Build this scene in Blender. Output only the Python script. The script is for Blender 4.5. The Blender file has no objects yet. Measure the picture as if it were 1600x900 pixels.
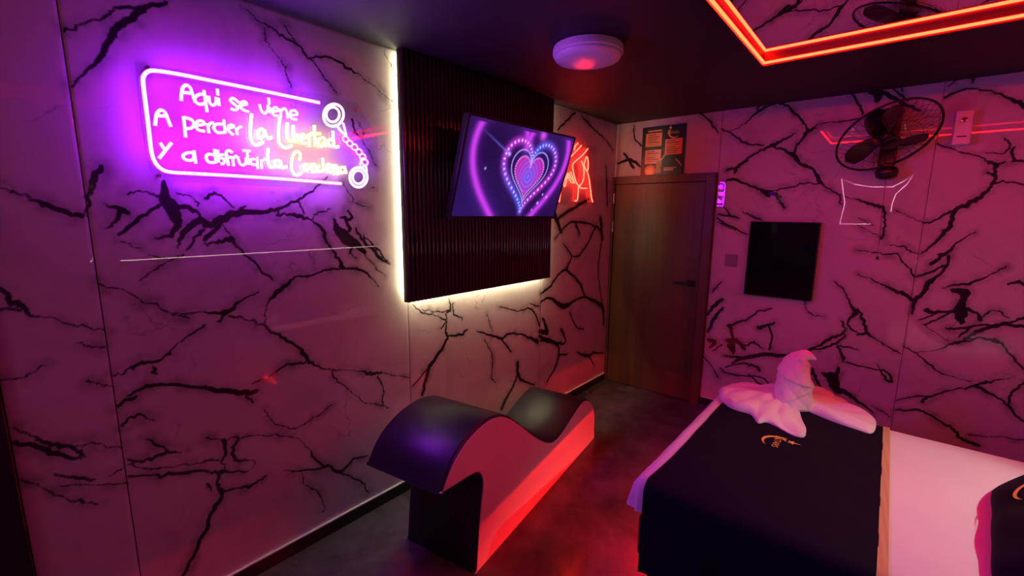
import bpy, bmesh, math, random
import numpy as np
from mathutils import Vector, Matrix
from mathutils.geometry import delaunay_2d_cdt

sc = bpy.context.scene
col = sc.collection
random.seed(4)
rng = np.random.default_rng(7)

# ------------------------------------------------------------------ camera
FPX = 698.0
CAM = np.array([2.04, 0.0, 1.636])
YAW, PITCH, ROLL = math.radians(40.0), math.radians(9.5), math.radians(0.5)
_fw = np.array([-math.sin(YAW)*math.cos(PITCH), math.cos(YAW)*math.cos(PITCH), -math.sin(PITCH)])
_rt0 = np.array([math.cos(YAW), math.sin(YAW), 0.0])
_up0 = np.cross(_rt0, _fw)
_rt = math.cos(ROLL)*_rt0 + math.sin(ROLL)*_up0
_up = -math.sin(ROLL)*_rt0 + math.cos(ROLL)*_up0
ROT = np.stack([_rt, _up, -_fw], 1)
cam_d = bpy.data.cameras.new('camera'); cam_d.sensor_width = 36.0; cam_d.lens = 36.0*FPX/1600.0
cam_d.clip_start = 0.02
cam_o = bpy.data.objects.new('camera', cam_d); col.objects.link(cam_o)
M = Matrix([list(ROT[i]) + [CAM[i]] for i in range(3)] + [[0, 0, 0, 1]])
cam_o.matrix_world = M
sc.camera = cam_o

# ------------------------------------------------------------------ world, exposure
w = bpy.data.worlds.new('world'); sc.world = w; w.use_nodes = True
w.node_tree.nodes['Background'].inputs[0].default_value = (0.0, 0.0, 0.0, 1)
w.node_tree.nodes['Background'].inputs[1].default_value = 0.0
sc.view_settings.view_transform = 'Standard'; sc.view_settings.look = 'None'
sc.view_settings.gamma = 1.0; sc.view_settings.use_curve_mapping = False
sc.view_settings.exposure = 0.0
try:
    sc.cycles.sample_clamp_indirect = 3.0
    sc.cycles.caustics_reflective = False; sc.cycles.caustics_refractive = False
except Exception:
    pass

# light levels (radiance of the emitting surfaces)
PURPLE = (0.34, 0.0075, 1.0); PURPLE_L = 128.0
YELLOWISH = (1.0, 0.62, 0.085); YELLOW_L = 15.0
WARMWHITE = (1.0, 0.90, 0.52); WHITE_L = 215.0
RED_C = (1.0, 0.0035, 0.0010); RED_L = 150.0
REDSIGN = (1.0, 0.022, 0.012); REDSIGN_L = 26.0
BEDRED_L = 900.0
READ_W = 38.0
WN_L = 26.0
RTWO_L = 4.0
HEAD_C = (1.0, 0.66, 0.62); HEAD_L = 16.0

# ------------------------------------------------------------------ room measures
YD = 3.915      # door wall
ZC = 2.45       # ceiling
XR = 3.30       # headboard wall
YB = -1.25      # wall behind

def ray(px, py):
    return ROT @ np.array([px-800.0, 450.0-py, -FPX])
def onp(px, py, ax, val):
    d = ray(px, py); t = (val-CAM[ax])/d[ax]
    return CAM + t*d
def onwall(px, py, x=0.0): return onp(px, py, 0, x)
def ondoor(px, py, y=YD): return onp(px, py, 1, y)
def onflat(px, py, z=0.0): return onp(px, py, 2, z)

# ------------------------------------------------------------------ materials
def newmat(name):
    m = bpy.data.materials.new(name); m.use_nodes = True
    return m, m.node_tree, m.node_tree.nodes['Principled BSDF']
def setp(p, **k):
    for a, b in k.items():
        a = a.replace('_', ' ')
        if a in p.inputs:
            p.inputs[a].default_value = b
def nd(t, kind, **k):
    n = t.nodes.new(kind)
    for a, b in k.items():
        setattr(n, a, b)
    return n
def ramp(t, pts):
    r = t.nodes.new('ShaderNodeValToRGB')
    while len(r.color_ramp.elements) < len(pts): r.color_ramp.elements.new(0.5)
    for e, (p, c) in zip(r.color_ramp.elements, pts):
        e.position = p; e.color = c if len(c) == 4 else tuple(c)+(1,)
    return r
def mathn(t, op, a, b=None, c=None):
    n = t.nodes.new('ShaderNodeMath'); n.operation = op
    for i, v in enumerate((a, b, c)):
        if v is None: continue
        if isinstance(v, (int, float)): n.inputs[i].default_value = v
        else: t.links.new(v, n.inputs[i])
    return n.outputs[0]
def maprange(t, v, a, b, c, d, smooth=True):
    n = t.nodes.new('ShaderNodeMapRange'); n.interpolation_type = 'SMOOTHSTEP' if smooth else 'LINEAR'
    t.links.new(v, n.inputs[0])
    for i, x in enumerate((a, b, c, d)): n.inputs[i+1].default_value = x
    return n.outputs[0]
def noise(t, vec, scale, detail=3.0, rough=0.55, dist=0.0):
    n = t.nodes.new('ShaderNodeTexNoise'); n.inputs['Scale'].default_value = scale
    n.inputs['Detail'].default_value = detail; n.inputs['Roughness'].default_value = rough
    n.inputs['Distortion'].default_value = dist
    if vec is not None: t.links.new(vec, n.inputs['Vector'])
    return n
def mixrgb(t, fac, a, b):
    n = t.nodes.new('ShaderNodeMix'); n.data_type = 'RGBA'
    if isinstance(fac, (int, float)): n.inputs[0].default_value = fac
    else: t.links.new(fac, n.inputs[0])
    for s, v in ((6, a), (7, b)):
        if isinstance(v, tuple): n.inputs[s].default_value = v if len(v) == 4 else v+(1,)
        else: t.links.new(v, n.inputs[s])
    return n.outputs[2]
def simple(name, color, rough=0.5, metal=0.0, spec=0.5, bump=0.0, bscale=60.0, var=0.0, vscale=6.0):
    m, t, p = newmat(name)
    setp(p, Roughness=rough, Metallic=metal, Specular_IOR_Level=spec)
    tc = nd(t, 'ShaderNodeTexCoord')
    n = noise(t, tc.outputs['Object'], vscale, 4)
    c2 = tuple(max(0, x*(1-var)) for x in color[:3])
    t.links.new(mixrgb(t, n.outputs[0], tuple(color[:3]), c2), p.inputs['Base Color'])
    if bump > 0:
        nb = noise(t, tc.outputs['Object'], bscale, 4)
        b = nd(t, 'ShaderNodeBump'); b.inputs['Strength'].default_value = bump; b.inputs['Distance'].default_value = 0.004
        t.links.new(nb.outputs[0], b.inputs['Height']); t.links.new(b.outputs[0], p.inputs['Normal'])
    return m
def emis(name, color, strength):
    m = bpy.data.materials.new(name); m.use_nodes = True; t = m.node_tree
    t.nodes.remove(t.nodes['Principled BSDF'])
    e = nd(t, 'ShaderNodeEmission'); e.inputs[0].default_value = tuple(color)+(1,); e.inputs[1].default_value = strength
    t.links.new(e.outputs[0], t.nodes['Material Output'].inputs[0])
    return m

def marble(name, traced):
    m, t, p = newmat(name)
    setp(p, Roughness=0.014, Specular_IOR_Level=0.45)
    tc = nd(t, 'ShaderNodeTexCoord'); O = tc.outputs['Object']
    cloud = noise(t, O, 2.3, 5, 0.6, 0.6).outputs[0]
    cl = maprange(t, cloud, 0.45, 0.75, 0.0, 0.22)
    nf = noise(t, O, 55.0, 3, 0.6).outputs[0]
    nm = noise(t, O, 11.0, 3, 0.6).outputs[0]
    ns = noise(t, O, 4.0, 2, 0.5).outputs[0]
    # fine network of secondary veins
    wn = noise(t, O, 3.0, 4, 0.6)
    sub = nd(t, 'ShaderNodeVectorMath', operation='MULTIPLY_ADD')
    t.links.new(wn.outputs['Color'], sub.inputs[0]); sub.inputs[1].default_value = (0.35, 0.35, 0.35); t.links.new(O, sub.inputs[2])
    vo = nd(t, 'ShaderNodeTexVoronoi', feature='DISTANCE_TO_EDGE'); vo.inputs['Scale'].default_value = 3.3 if traced else 2.6
    t.links.new(sub.outputs[0], vo.inputs['Vector'])
    if traced:
        at = nd(t, 'ShaderNodeAttribute', attribute_name='vein')
        jit = mathn(t, 'ADD', mathn(t, 'MULTIPLY', mathn(t, 'SUBTRACT', nf, 0.5), 0.0075), mathn(t, 'MULTIPLY', mathn(t, 'SUBTRACT', nm, 0.5), 0.007))
        v = mathn(t, 'ADD', at.outputs['Fac'], jit)
        core = maprange(t, v, -0.0042, 0.0030, 0.0, 0.97)
        halo = mathn(t, 'MULTIPLY', maprange(t, mathn(t, 'ADD', at.outputs['Fac'], mathn(t, 'MULTIPLY', mathn(t, 'SUBTRACT', ns, 0.5), 0.05)), -0.045, 0.0, 0.0, 0.5), maprange(t, nm, 0.35, 0.7, 0.15, 1.0))
        fine = mathn(t, 'MULTIPLY', maprange(t, vo.outputs['Distance'], 0.0, 0.018, 0.35, 0.0), maprange(t, ns, 0.5, 0.68, 0.0, 1.0))
        dark = mathn(t, 'MAXIMUM', mathn(t, 'MAXIMUM', core, halo), mathn(t, 'MAXIMUM', fine, cl))
    else:
        wid = maprange(t, nm, 0.3, 0.75, 0.004, 0.06)
        vv = mathn(t, 'DIVIDE', vo.outputs['Distance'], wid)
        core = mathn(t, 'MULTIPLY', maprange(t, vv, 0.3, 1.0, 0.96, 0.0), maprange(t, ns, 0.36, 0.5, 0.15, 1.0))
        dark = mathn(t, 'MAXIMUM', core, cl)
    t.links.new(mixrgb(t, dark, (0.58, 0.545, 0.55), (0.008, 0.007, 0.010)), p.inputs['Base Color'])
    return m

def wood(name, c1, c2, rough=0.35, scale=1.0):
    m, t, p = newmat(name); setp(p, Roughness=rough)
    tc = nd(t, 'ShaderNodeTexCoord')
    mp = nd(t, 'ShaderNodeMapping'); mp.inputs['Scale'].default_value = (9*scale, 9*scale, 0.55*scale)
    t.links.new(tc.outputs['Object'], mp.inputs[0])
    n1 = noise(t, mp.outputs[0], 1.6, 6, 0.6, 0.8).outputs[0]
    n2 = noise(t, mp.outputs[0], 9.0, 3, 0.6).outputs[0]
    mp2 = nd(t, 'ShaderNodeMapping'); mp2.inputs['Scale'].default_value = (7.0*scale, 7.0*scale, 0.05)
    t.links.new(tc.outputs['Object'], mp2.inputs[0])
    n3 = noise(t, mp2.outputs[0], 1.0, 1, 0.4).outputs[0]
    f = mathn(t, 'ADD', mathn(t, 'MULTIPLY', n1, 0.5), mathn(t, 'ADD', mathn(t, 'MULTIPLY', n2, 0.2), mathn(t, 'MULTIPLY', n3, 0.5)))
    r = ramp(t, [(0.38, c2), (0.62, c1), (0.85, tuple(x*1.25 for x in c1))])
    t.links.new(f, r.inputs[0]); t.links.new(r.outputs[0], p.inputs['Base Color'])
    b = nd(t, 'ShaderNodeBump'); b.inputs['Strength'].default_value = 0.12; b.inputs['Distance'].default_value = 0.002
    t.links.new(n2, b.inputs['Height']); t.links.new(b.outputs[0], p.inputs['Normal'])
    return m

def vcol_mat(name, emission=None, rough=0.4):
    m, t, p = newmat(name)
    at = nd(t, 'ShaderNodeAttribute', attribute_name='col')
    if emission is None:
        t.links.new(at.outputs['Color'], p.inputs['Base Color']); setp(p, Roughness=rough)
    else:
        setp(p, Base_Color=(0.005, 0.005, 0.006, 1), Roughness=0.12)
        t.links.new(at.outputs['Color'], p.inputs['Emission Color']); p.inputs['Emission Strength'].default_value = emission
    return m

def floor_mat():
    m, t, p = newmat('floor_stone'); setp(p, Specular_IOR_Level=0.5)
    tc = nd(t, 'ShaderNodeTexCoord'); O = tc.outputs['Object']
    n1 = noise(t, O, 1.7, 6, 0.62, 1.2).outputs[0]
    n2 = noise(t, O, 7.0, 5, 0.6, 0.4).outputs[0]
    f = mathn(t, 'ADD', mathn(t, 'MULTIPLY', n1, 0.7), mathn(t, 'MULTIPLY', n2, 0.3))
    r = ramp(t, [(0.35, (0.042, 0.036, 0.036)), (0.55, (0.10, 0.088, 0.088)), (0.72, (0.17, 0.15, 0.15))])
    t.links.new(f, r.inputs[0]); t.links.new(r.outputs[0], p.inputs['Base Color'])
    t.links.new(maprange(t, n2, 0.3, 0.7, 0.10, 0.17), p.inputs['Roughness'])
    return m

def cloth(name, c, rough=0.9, bump=0.25, scale=220.0, sheen=0.2):
    m, t, p = newmat(name); setp(p, Roughness=rough, Specular_IOR_Level=0.15, Sheen_Weight=sheen)
    tc = nd(t, 'ShaderNodeTexCoord')
    n = noise(t, tc.outputs['Object'], 5.0, 4).outputs[0]
    t.links.new(mixrgb(t, n, tuple(c), tuple(x*0.86 for x in c)), p.inputs['Base Color'])
    n2 = noise(t, tc.outputs['Object'], scale, 2).outputs[0]
    b = nd(t, 'ShaderNodeBump'); b.inputs['Strength'].default_value = bump; b.inputs['Distance'].default_value = 0.002
    t.links.new(n2, b.inputs['Height']); t.links.new(b.outputs[0], p.inputs['Normal'])
    return m

MT = dict(
    marble=marble('veined_marble', True), marble2=marble('veined_marble_plain', False),
    grout=simple('grout', (0.10, 0.09, 0.09), 0.8, var=0.2),
    ceiling=simple('black_ceiling', (0.020, 0.018, 0.022), 0.62, var=0.2, spec=0.4),
    floor=floor_mat(),
    skirting=simple('black_skirting', (0.02, 0.017, 0.018), 0.22, var=0.3),
    metaltrim=simple('skirting_trim', (0.75, 0.7, 0.68), 0.25, 0.9),
    door=wood('door_wood', (0.095, 0.044, 0.022), (0.036, 0.015, 0.009), 0.42),
    frame=wood('frame_wood', (0.085, 0.038, 0.025), (0.045, 0.019, 0.013), 0.42),
    darkframe=simple('dark_frame', (0.010, 0.008, 0.008), 0.35, var=0.3),
    slat=wood('slat_wood', (0.045, 0.026, 0.020), (0.018, 0.010, 0.009), 0.10),
    slatback=simple('panel_backing', (0.010, 0.008, 0.008), 0.5),
    blackplastic=simple('black_plastic', (0.012, 0.012, 0.013), 0.28),
    blackmetal=simple('black_metal', (0.010, 0.010, 0.011), 0.35, 0.2),
    chrome=simple('chrome', (0.8, 0.8, 0.8), 0.18, 1.0),
    flexbase=simple('flex_base', (0.25, 0.25, 0.27), 0.6),
    white=simple('white_plastic', (0.82, 0.80, 0.78), 0.35, var=0.05),
    greyplastic=simple('grey_plastic', (0.26, 0.25, 0.28), 0.5, var=0.1),
    diffuser=simple('lamp_diffuser', (0.80, 0.80, 0.82), 0.22, var=0.06, vscale=30),
    vinyl=simple('black_vinyl', (0.011, 0.010, 0.014), 0.42, bump=0.06, bscale=260, var=0.2),
    palevinyl=simple('pale_vinyl', (0.78, 0.66, 0.66), 0.42, bump=0.05, bscale=260, var=0.06),
    sheet=cloth('white_sheet', (0.84, 0.82, 0.80)),
    navy=cloth('navy_cloth', (0.005, 0.005, 0.016), 0.9, 0.3, 260, 0.0),
    towel=cloth('white_towel', (0.92, 0.90, 0.90), 0.95, 0.5, 420, 0.35),
    piping=cloth('tan_piping', (0.62, 0.42, 0.17), 0.8),
    gold=simple('gold_thread', (0.95, 0.72, 0.10), 0.45, 0.15, bump=0.3, bscale=300),
    glossblack=simple('gloss_black', (0.002, 0.002, 0.003), 0.05, spec=0.25),
    mirror=simple('mirror_glass', (0.92, 0.92, 0.93), 0.0, 1.0),
    headboard=simple('headboard_vinyl', (0.03, 0.022, 0.03), 0.4, var=0.3),
    blade=simple('fan_blade', (0.035, 0.026, 0.026), 0.3),
    grille=simple('fan_grille', (0.014, 0.013, 0.014), 0.4, 0.3),
    neon=emis('violet_neon', PURPLE, PURPLE_L),
    neon_y=emis('yellow_neon', YELLOWISH, YELLOW_L),
    neon_w=emis('white_neon', (1.0, 0.45, 0.75), WN_L),
    neon_cuff=emis('cuff_neon', (0.75, 0.42, 1.0), 3.0),
    neon_r=emis('red_neon', REDSIGN, REDSIGN_L),
    led_w=emis('warm_white_led', WARMWHITE, WHITE_L),
    led_w2=emis('warm_white_led_side', WARMWHITE, WHITE_L*0.27),
    led_r=emis('red_led', RED_C, RED_L),
    led_r2=emis('dim_red_led', RED_C, RTWO_L),
    led_bed=emis('red_bed_led', (1.0, 0.012, 0.006), BEDRED_L),
    led_head=emis('headboard_led', HEAD_C, HEAD_L),
    screen=vcol_mat('screen_picture', 1.15),
    print=vcol_mat('printed_board', None, 0.3),
)
def acrylic():
    m, t, p = newmat('clear_acrylic'); t.nodes.remove(p)
    tr = nd(t, 'ShaderNodeBsdfTransparent'); tr.inputs[0].default_value = (0.95, 0.95, 0.97, 1)
    gl = nd(t, 'ShaderNodeBsdfGlossy'); gl.inputs['Roughness'].default_value = 0.04
    mx = nd(t, 'ShaderNodeMixShader'); mx.inputs[0].default_value = 0.035
    t.links.new(tr.outputs[0], mx.inputs[1]); t.links.new(gl.outputs[0], mx.inputs[2])
    t.links.new(mx.outputs[0], t.nodes['Material Output'].inputs[0])
    return m
MT['acrylic'] = acrylic()

# ------------------------------------------------------------------ geometry builder
class G:
    def __init__(s): s.v = []; s.f = []
    def add(s, vs, fs):
        o = len(s.v); s.v += [tuple(float(c) for c in x) for x in vs]; s.f += [tuple(o+i for i in f) for f in fs]
        return s
    def box(s, a, b):
        x0, y0, z0 = a; x1, y1, z1 = b
        return s.add([(x0,y0,z0),(x1,y0,z0),(x1,y1,z0),(x0,y1,z0),(x0,y0,z1),(x1,y0,z1),(x1,y1,z1),(x0,y1,z1)],
                     [(3,2,1,0),(4,5,6,7),(0,1,5,4),(1,2,6,5),(2,3,7,6),(3,0,4,7)])
    def tube(s, pts, r, n=8, closed=False, caps=True):
        P = [np.array(p, float) for p in pts]; N = len(P)
        rs = r if hasattr(r, '__len__') else [r]*N
        T = []
        for i in range(N):
            a = P[i-1] if (i > 0 or closed) else P[i]; b = P[(i+1) % N] if (i < N-1 or closed) else P[i]
            d = b-a; l = np.linalg.norm(d); T.append(d/l if l > 1e-9 else np.array([0, 0, 1.0]))
        ref = np.array([0, 0, 1.0]) if abs(T[0][2]) < 0.9 else np.array([1.0, 0, 0])
        u = np.cross(T[0], ref); u /= np.linalg.norm(u)
        vs = []
        for i in range(N):
            u = u - T[i]*(u@T[i]); u /= max(1e-9, np.linalg.norm(u)); w_ = np.cross(T[i], u)
            for k in range(n):
                a = 2*math.pi*k/n
                vs.append(P[i] + rs[i]*(math.cos(a)*u + math.sin(a)*w_))
        fs = []
        M_ = N if closed else N-1
        for i in range(M_):
            for k in range(n):
                j = (i+1) % N
                fs.append((i*n+k, i*n+(k+1) % n, j*n+(k+1) % n, j*n+k))
        if caps and not closed:
            fs.append(tuple(range(n-1, -1, -1))); fs.append(tuple((N-1)*n+k for k in range(n)))
        return s.add(vs, fs)
    def lathe(s, prof, c, axis=(0, 0, 1), n=32):
        """prof: list of (radius, height) about axis through c"""
        ax = np.array(axis, float); ax /= np.linalg.norm(ax)
        ref = np.array([1.0, 0, 0]) if abs(ax[0]) < 0.9 else np.array([0, 1.0, 0])
        u = np.cross(ax, ref); u /= np.linalg.norm(u); v_ = np.cross(ax, u); c = np.array(c, float)
        vs = []; fs = []
        for r, h in prof:
            for k in range(n):
                a = 2*math.pi*k/n
                vs.append(c + ax*h + r*(math.cos(a)*u + math.sin(a)*v_))
        for i in range(len(prof)-1):
            for k in range(n):
                fs.append((i*n+k, i*n+(k+1) % n, (i+1)*n+(k+1) % n, (i+1)*n+k))
        fs.append(tuple(range(n-1, -1, -1))); fs.append(tuple((len(prof)-1)*n+k for k in range(n)))
        return s.add(vs, fs)
    def prism(s, poly, fa, fb):
        """poly: 2D points; fa/fb map 2D -> 3D for two ends"""
        n = len(poly)
        vs = [fa(p) for p in poly] + [fb(p) for p in poly]
        fs = [tuple(range(n-1, -1, -1)), tuple(range(n, 2*n))]
        fs += [(i, (i+1) % n, n+(i+1) % n, n+i) for i in range(n)]
        return s.add(vs, fs)
    def mesh(s, name, off=(0, 0, 0), smooth=False, mat=None, fixn=False):
        me = bpy.data.meshes.new(name)
        me.from_pydata([(x-off[0], y-off[1], z-off[2]) for x, y, z in s.v], [], s.f)
        if fixn:
            bm = bmesh.new(); bm.from_mesh(me); bmesh.ops.recalc_face_normals(bm, faces=bm.faces); bm.to_mesh(me); bm.free()
        if mat is not None: me.materials.append(mat)
        if smooth:
            me.polygons.foreach_set('use_smooth', [True]*len(me.polygons))
        me.update()
        return me

def autosmooth(o, ang=40):
    me = o.data
    me.polygons.foreach_set('use_smooth', [True]*len(me.polygons))
    bm = bmesh.new(); bm.from_mesh(me)
    for e in bm.edges:
        if len(e.link_faces) == 2 and e.calc_face_angle(0) > math.radians(ang): e.smooth = False
        elif len(e.link_faces) != 2: e.smooth = False
    bm.to_mesh(me); bm.free()
def bevel(o, wd, seg=2):
    m = o.modifiers.new('bevel', 'BEVEL'); m.width = wd; m.segments = seg; m.limit_method = 'ANGLE'
    return o

def tag(o, label=None, cat=None, group=None, kind=None):
    if label: o['label'] = label
    if cat: o['category'] = cat
    if group: o['group'] = group
    if kind: o['kind'] = kind
    return o
def thing(name, loc, label, cat, group=None):
    o = bpy.data.objects.new(name, None); col.objects.link(o); o.location = tuple(float(c) for c in loc)
    o.empty_display_size = 0.1
    return tag(o, label, cat, group)
ORI = {}
def origin(o): return ORI.get(o.name, tuple(o.location)) if o is not None else (0, 0, 0)
def part(name, g, mat, parent, smooth=False, auto=None, label=None, bev=0, fixn=False):
    """mesh from world-space geometry, parented under a thing or a part"""
    off = origin(parent)
    me = g.mesh(name, off, smooth, mat, fixn)
    o = bpy.data.objects.new(name, me); col.objects.link(o); o.parent = parent
    ORI[o.name] = off
    if auto: autosmooth(o, auto)
    if bev: bevel(o, bev)
    if label: o['label'] = label
    return o
def single(name, g, mat, loc, label, cat, group=None, smooth=False, auto=None, bev=0):
    me = g.mesh(name, loc, smooth, mat, True); o = bpy.data.objects.new(name, me); col.objects.link(o)
    o.location = tuple(loc); ORI[o.name] = tuple(loc)
    if auto: autosmooth(o, auto)
    if bev: bevel(o, bev)
    return tag(o, label, cat, group)
def struct(name, g, mat, loc=(0, 0, 0), label=None, bev=0):
    me = g.mesh(name, loc, False, mat); o = bpy.data.objects.new(name, me); col.objects.link(o)
    o.location = loc; ORI[o.name] = tuple(loc)
    if bev: bevel(o, bev)
    return tag(o, label, None, None, 'structure')

def catmull(pts, n=8, closed=False):
    P = [np.array(p, float) for p in pts]; N = len(P); out = []
    rngi = range(N if closed else N-1)
    for i in rngi:
        if closed: p0, p1, p2, p3 = P[i-1], P[i], P[(i+1) % N], P[(i+2) % N]
        else: p0, p1, p2, p3 = P[max(i-1, 0)], P[i], P[i+1], P[min(i+2, N-1)]
        for k in range(n):
            t = k/n
            out.append(0.5*((2*p1)+(-p0+p2)*t+(2*p0-5*p1+4*p2-p3)*t*t+(-p0+3*p1-3*p2+p3)*t**3))
    if not closed: out.append(P[-1])
    return out

# ------------------------------------------------------------------ marble veins (positions on the two seen walls)
# each entry: x,y,width triples along one vein, in the photograph's frame; they are laid on the wall they belong to
VL = """260 4 8 220 12 10 184 12 6 170 24 5 128 38 4 100 50 3|224 16 13 190 36 14 174 56 12 160 84 11 136 112 6 112 136 3|384 14 2 404 32 3 424 42 3 440 56 5 464 68 4 480 88 5 490 96 4 508 122 3 528 148 2|486 90 3 512 90 4 540 104 5 564 118 2 596 144 2 622 166 2|414 44 2 416 60 2 426 80 2 442 98 2.5 448 118 3 456 138 2|444 40 3 454 56 2 468 72 2|600 80 1.5 610 100 1.5 622 122 1.5|550 187 5 554 206 4 567 215 3 565 198 2 557 187 2|567 220 2 578 240 2 590 262 2
0 294 2 30 302 5 60 316 9 90 326 12 128 338 9|158 260 9 148 276 13 140 300 10 136 338 4|164 318 3 186 326 10 200 332 9|186 330 9 176 354 4|164 358 2 176 354 5|186 366 8 204 352 9 230 332 7 250 320 8|256 284 9 258 312 20 270 326 24 276 348 15 266 368 8 242 372 3|272 324 10 296 324 9 312 338 5|200 304 4 224 300 4 250 306 6|276 302 4 300 308 3 308 322 4|278 388 3 286 364 11 304 348 12 320 346 10|292 390 5 306 372 6 320 358 6|188 378 2 220 388 2|218 438 2 240 424 2 264 408 3 286 398 4|232 398 2 262 404 3
320 352 11 340 346 14 370 332 13 410 332 9 434 326 6 460 314 5 490 296 4 512 276 2|320 374 9 346 348 9 384 322 4|320 310 6 340 304 5 366 324 4|432 336 4 450 336 5 468 338 8 486 344 4 504 358 6 508 372 6 516 388 4 528 404 5 536 418 9|536 418 4 510 422 4 484 430 4 456 436 4 452 442 4|536 418 4 560 420 5 580 434 3 592 448 2|466 314 4 476 334 4|486 344 3 496 332 3 516 326 2|522 342 5 528 360 15 540 372 22 554 380 15 570 394 7|532 340 4 550 340 6 542 330 3|540 340 6 546 360 7|556 356 3 568 376 6 584 390 6 596 406 5 610 414 2|568 368 3 588 388 4 610 412 2|570 398 2 586 418 2 602 430 2|320 380 5 344 378 6 360 374 10 372 388 5 400 414 5 426 438 4|348 352 3 364 372 3|536 286 2 550 308 2 554 318 2 576 324 2|550 386 6 548 396 3 556 404 2|434 326 5 436 338 3
0 450 8 12 464 10 30 480 11 70 496 3 120 508 3 164 516 4|0 484 8 36 482 7|154 444 5 200 458 4 264 488 3 296 498 3|268 490 3 320 488 3|320 508 4 296 524 4 270 546 4 250 562 5 218 568 7 200 580 5 176 588 3|240 574 7 245 584 5|136 596 5 152 600 4 176 604 2|200 618 4 230 604 7 260 600 7 320 606 6|120 536 4 164 542 3|0 594 3 36 590 4 70 572 3|454 440 5 432 456 9 418 476 3 414 500 3 420 512 3|404 456 3 380 468 4 356 488 9 320 488 4|356 488 6 340 502 4|358 494 5 390 500 4 420 514 5 444 530 6 466 542 5 478 558 8 494 570 4 518 578 3 560 580 2 578 584 7 596 582 4|596 582 2 640 590 2|590 588 3 598 606 3 598 620 3 596 634 3|518 580 3 528 596 3 556 618 2 572 630 2 596 634 2 606 638 2|478 566 4 450 570 4 424 586 3 394 600 2|320 604 6 346 610 11 390 614 10 404 610 3
22 668 4 54 682 6 80 694 8 112 700 8 130 710 5|10 692 8 40 694 10 70 704 11 110 714 8 136 714 4|116 698 3 152 694 3 190 700 4|26 750 4 54 756 4 84 772 4 124 784 5 152 788 3|86 740 6 120 748 7 148 750 5|96 760 3 160 756 3 200 756 3|170 744 4 192 732 3|184 634 8 212 620 6|192 666 5 208 650 5 244 656 3|200 718 5 230 720 6 260 708 7 284 706 3|200 726 4 236 732 4 280 728 3 320 722 3|202 744 5 240 742 4 270 740 7 320 736 4|230 686 4 264 706 5
320 684 2 350 686 3 380 683 2 420 680 2 460 684 1.5 478 696 1.5 496 720 4 510 730 3|350 688 8 352 708 5 344 720 4 320 720 5|372 686 4 364 702 5 368 718 6 390 718 3 398 722 3 394 732 2|344 720 3 352 732 3 344 740 7 340 756 5 346 766 7 344 780 8 332 798 8 320 830 8 300 870 7 285 900 6|320 736 5 344 738 6 388 736 3|346 768 5 372 762 4 394 758 6 416 742 3|324 756 6 330 768 4|444 736 2 472 736 4 512 730 4 532 736 7 554 718 4 574 712 3|532 738 4 550 746 3 566 754 3 576 770 3|472 740 2 478 758 2 496 766 3 506 792 2 504 800 2|414 640 2 422 656 2 448 668 3 464 668 3 490 654 2 520 632 2|384 620 4 396 628 3
645 476 2 662 490 3 681 493 2 697 502 3 696 518 4 699 525 4 689 547 6 672 572 8 664 596 7 660 616 6|645 603 3 672 572 3|697 502 3 689 513 3|701 466 2 704 484 3 697 489 2 699 498 2|660 484 2 689 487 2 704 484 2|708 474 2 710 492 3 721 496 2 722 501 2|699 525 3 721 523 4 730 515 2|745 518 2 772 525 4 784 530 5 799 521 3 821 525 3 840 534 7|784 530 3 799 550 3|757 530 2 767 550 2 770 567 2 768 589 2 774 598 2|760 491 1.5 770 518 1.5|779 479 2 809 486 2 831 484 3 843 510 3|828 474 2 843 479 2|809 567 7 809 581 6 816 595 4 835 601 2|809 581 3 804 598 4 792 620 6 784 638 7|884 420 4 872 430 3 858 449 4 845 459 3|884 420 4 904 440 4 914 464 4|845 473 3 858 466 4 882 479 8 899 469 3 914 464 3|914 464 3 941 479 6 943 508 3|848 498 4 855 518 7 843 518 6|843 525 5 875 537 4 884 532 3 877 515 5|845 532 4 872 540 4 870 567 4 855 596 3|872 555 3 886 553 3|890 488 2 900 510 2 912 515 2|902 551 2 919 556 5 928 551 3 943 552 2|919 556 2 928 570 2
872 203 3 884 190 3 899 176 3|909 181 2 930 203 3 947 219 2 957 235 2|947 261 3 949 320 3|867 336 9 877 362 6|938 341 7 941 373 6|870 345 4 890 328 5 925 309 4|867 373 2 893 347 3 925 352 3 938 360 4|893 400 2 909 395 3 930 357 3|884 420 4 893 400 3 880 380 2|941 373 3 935 420 2 941 479 2|900 350 5 905 366 3"""
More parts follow.
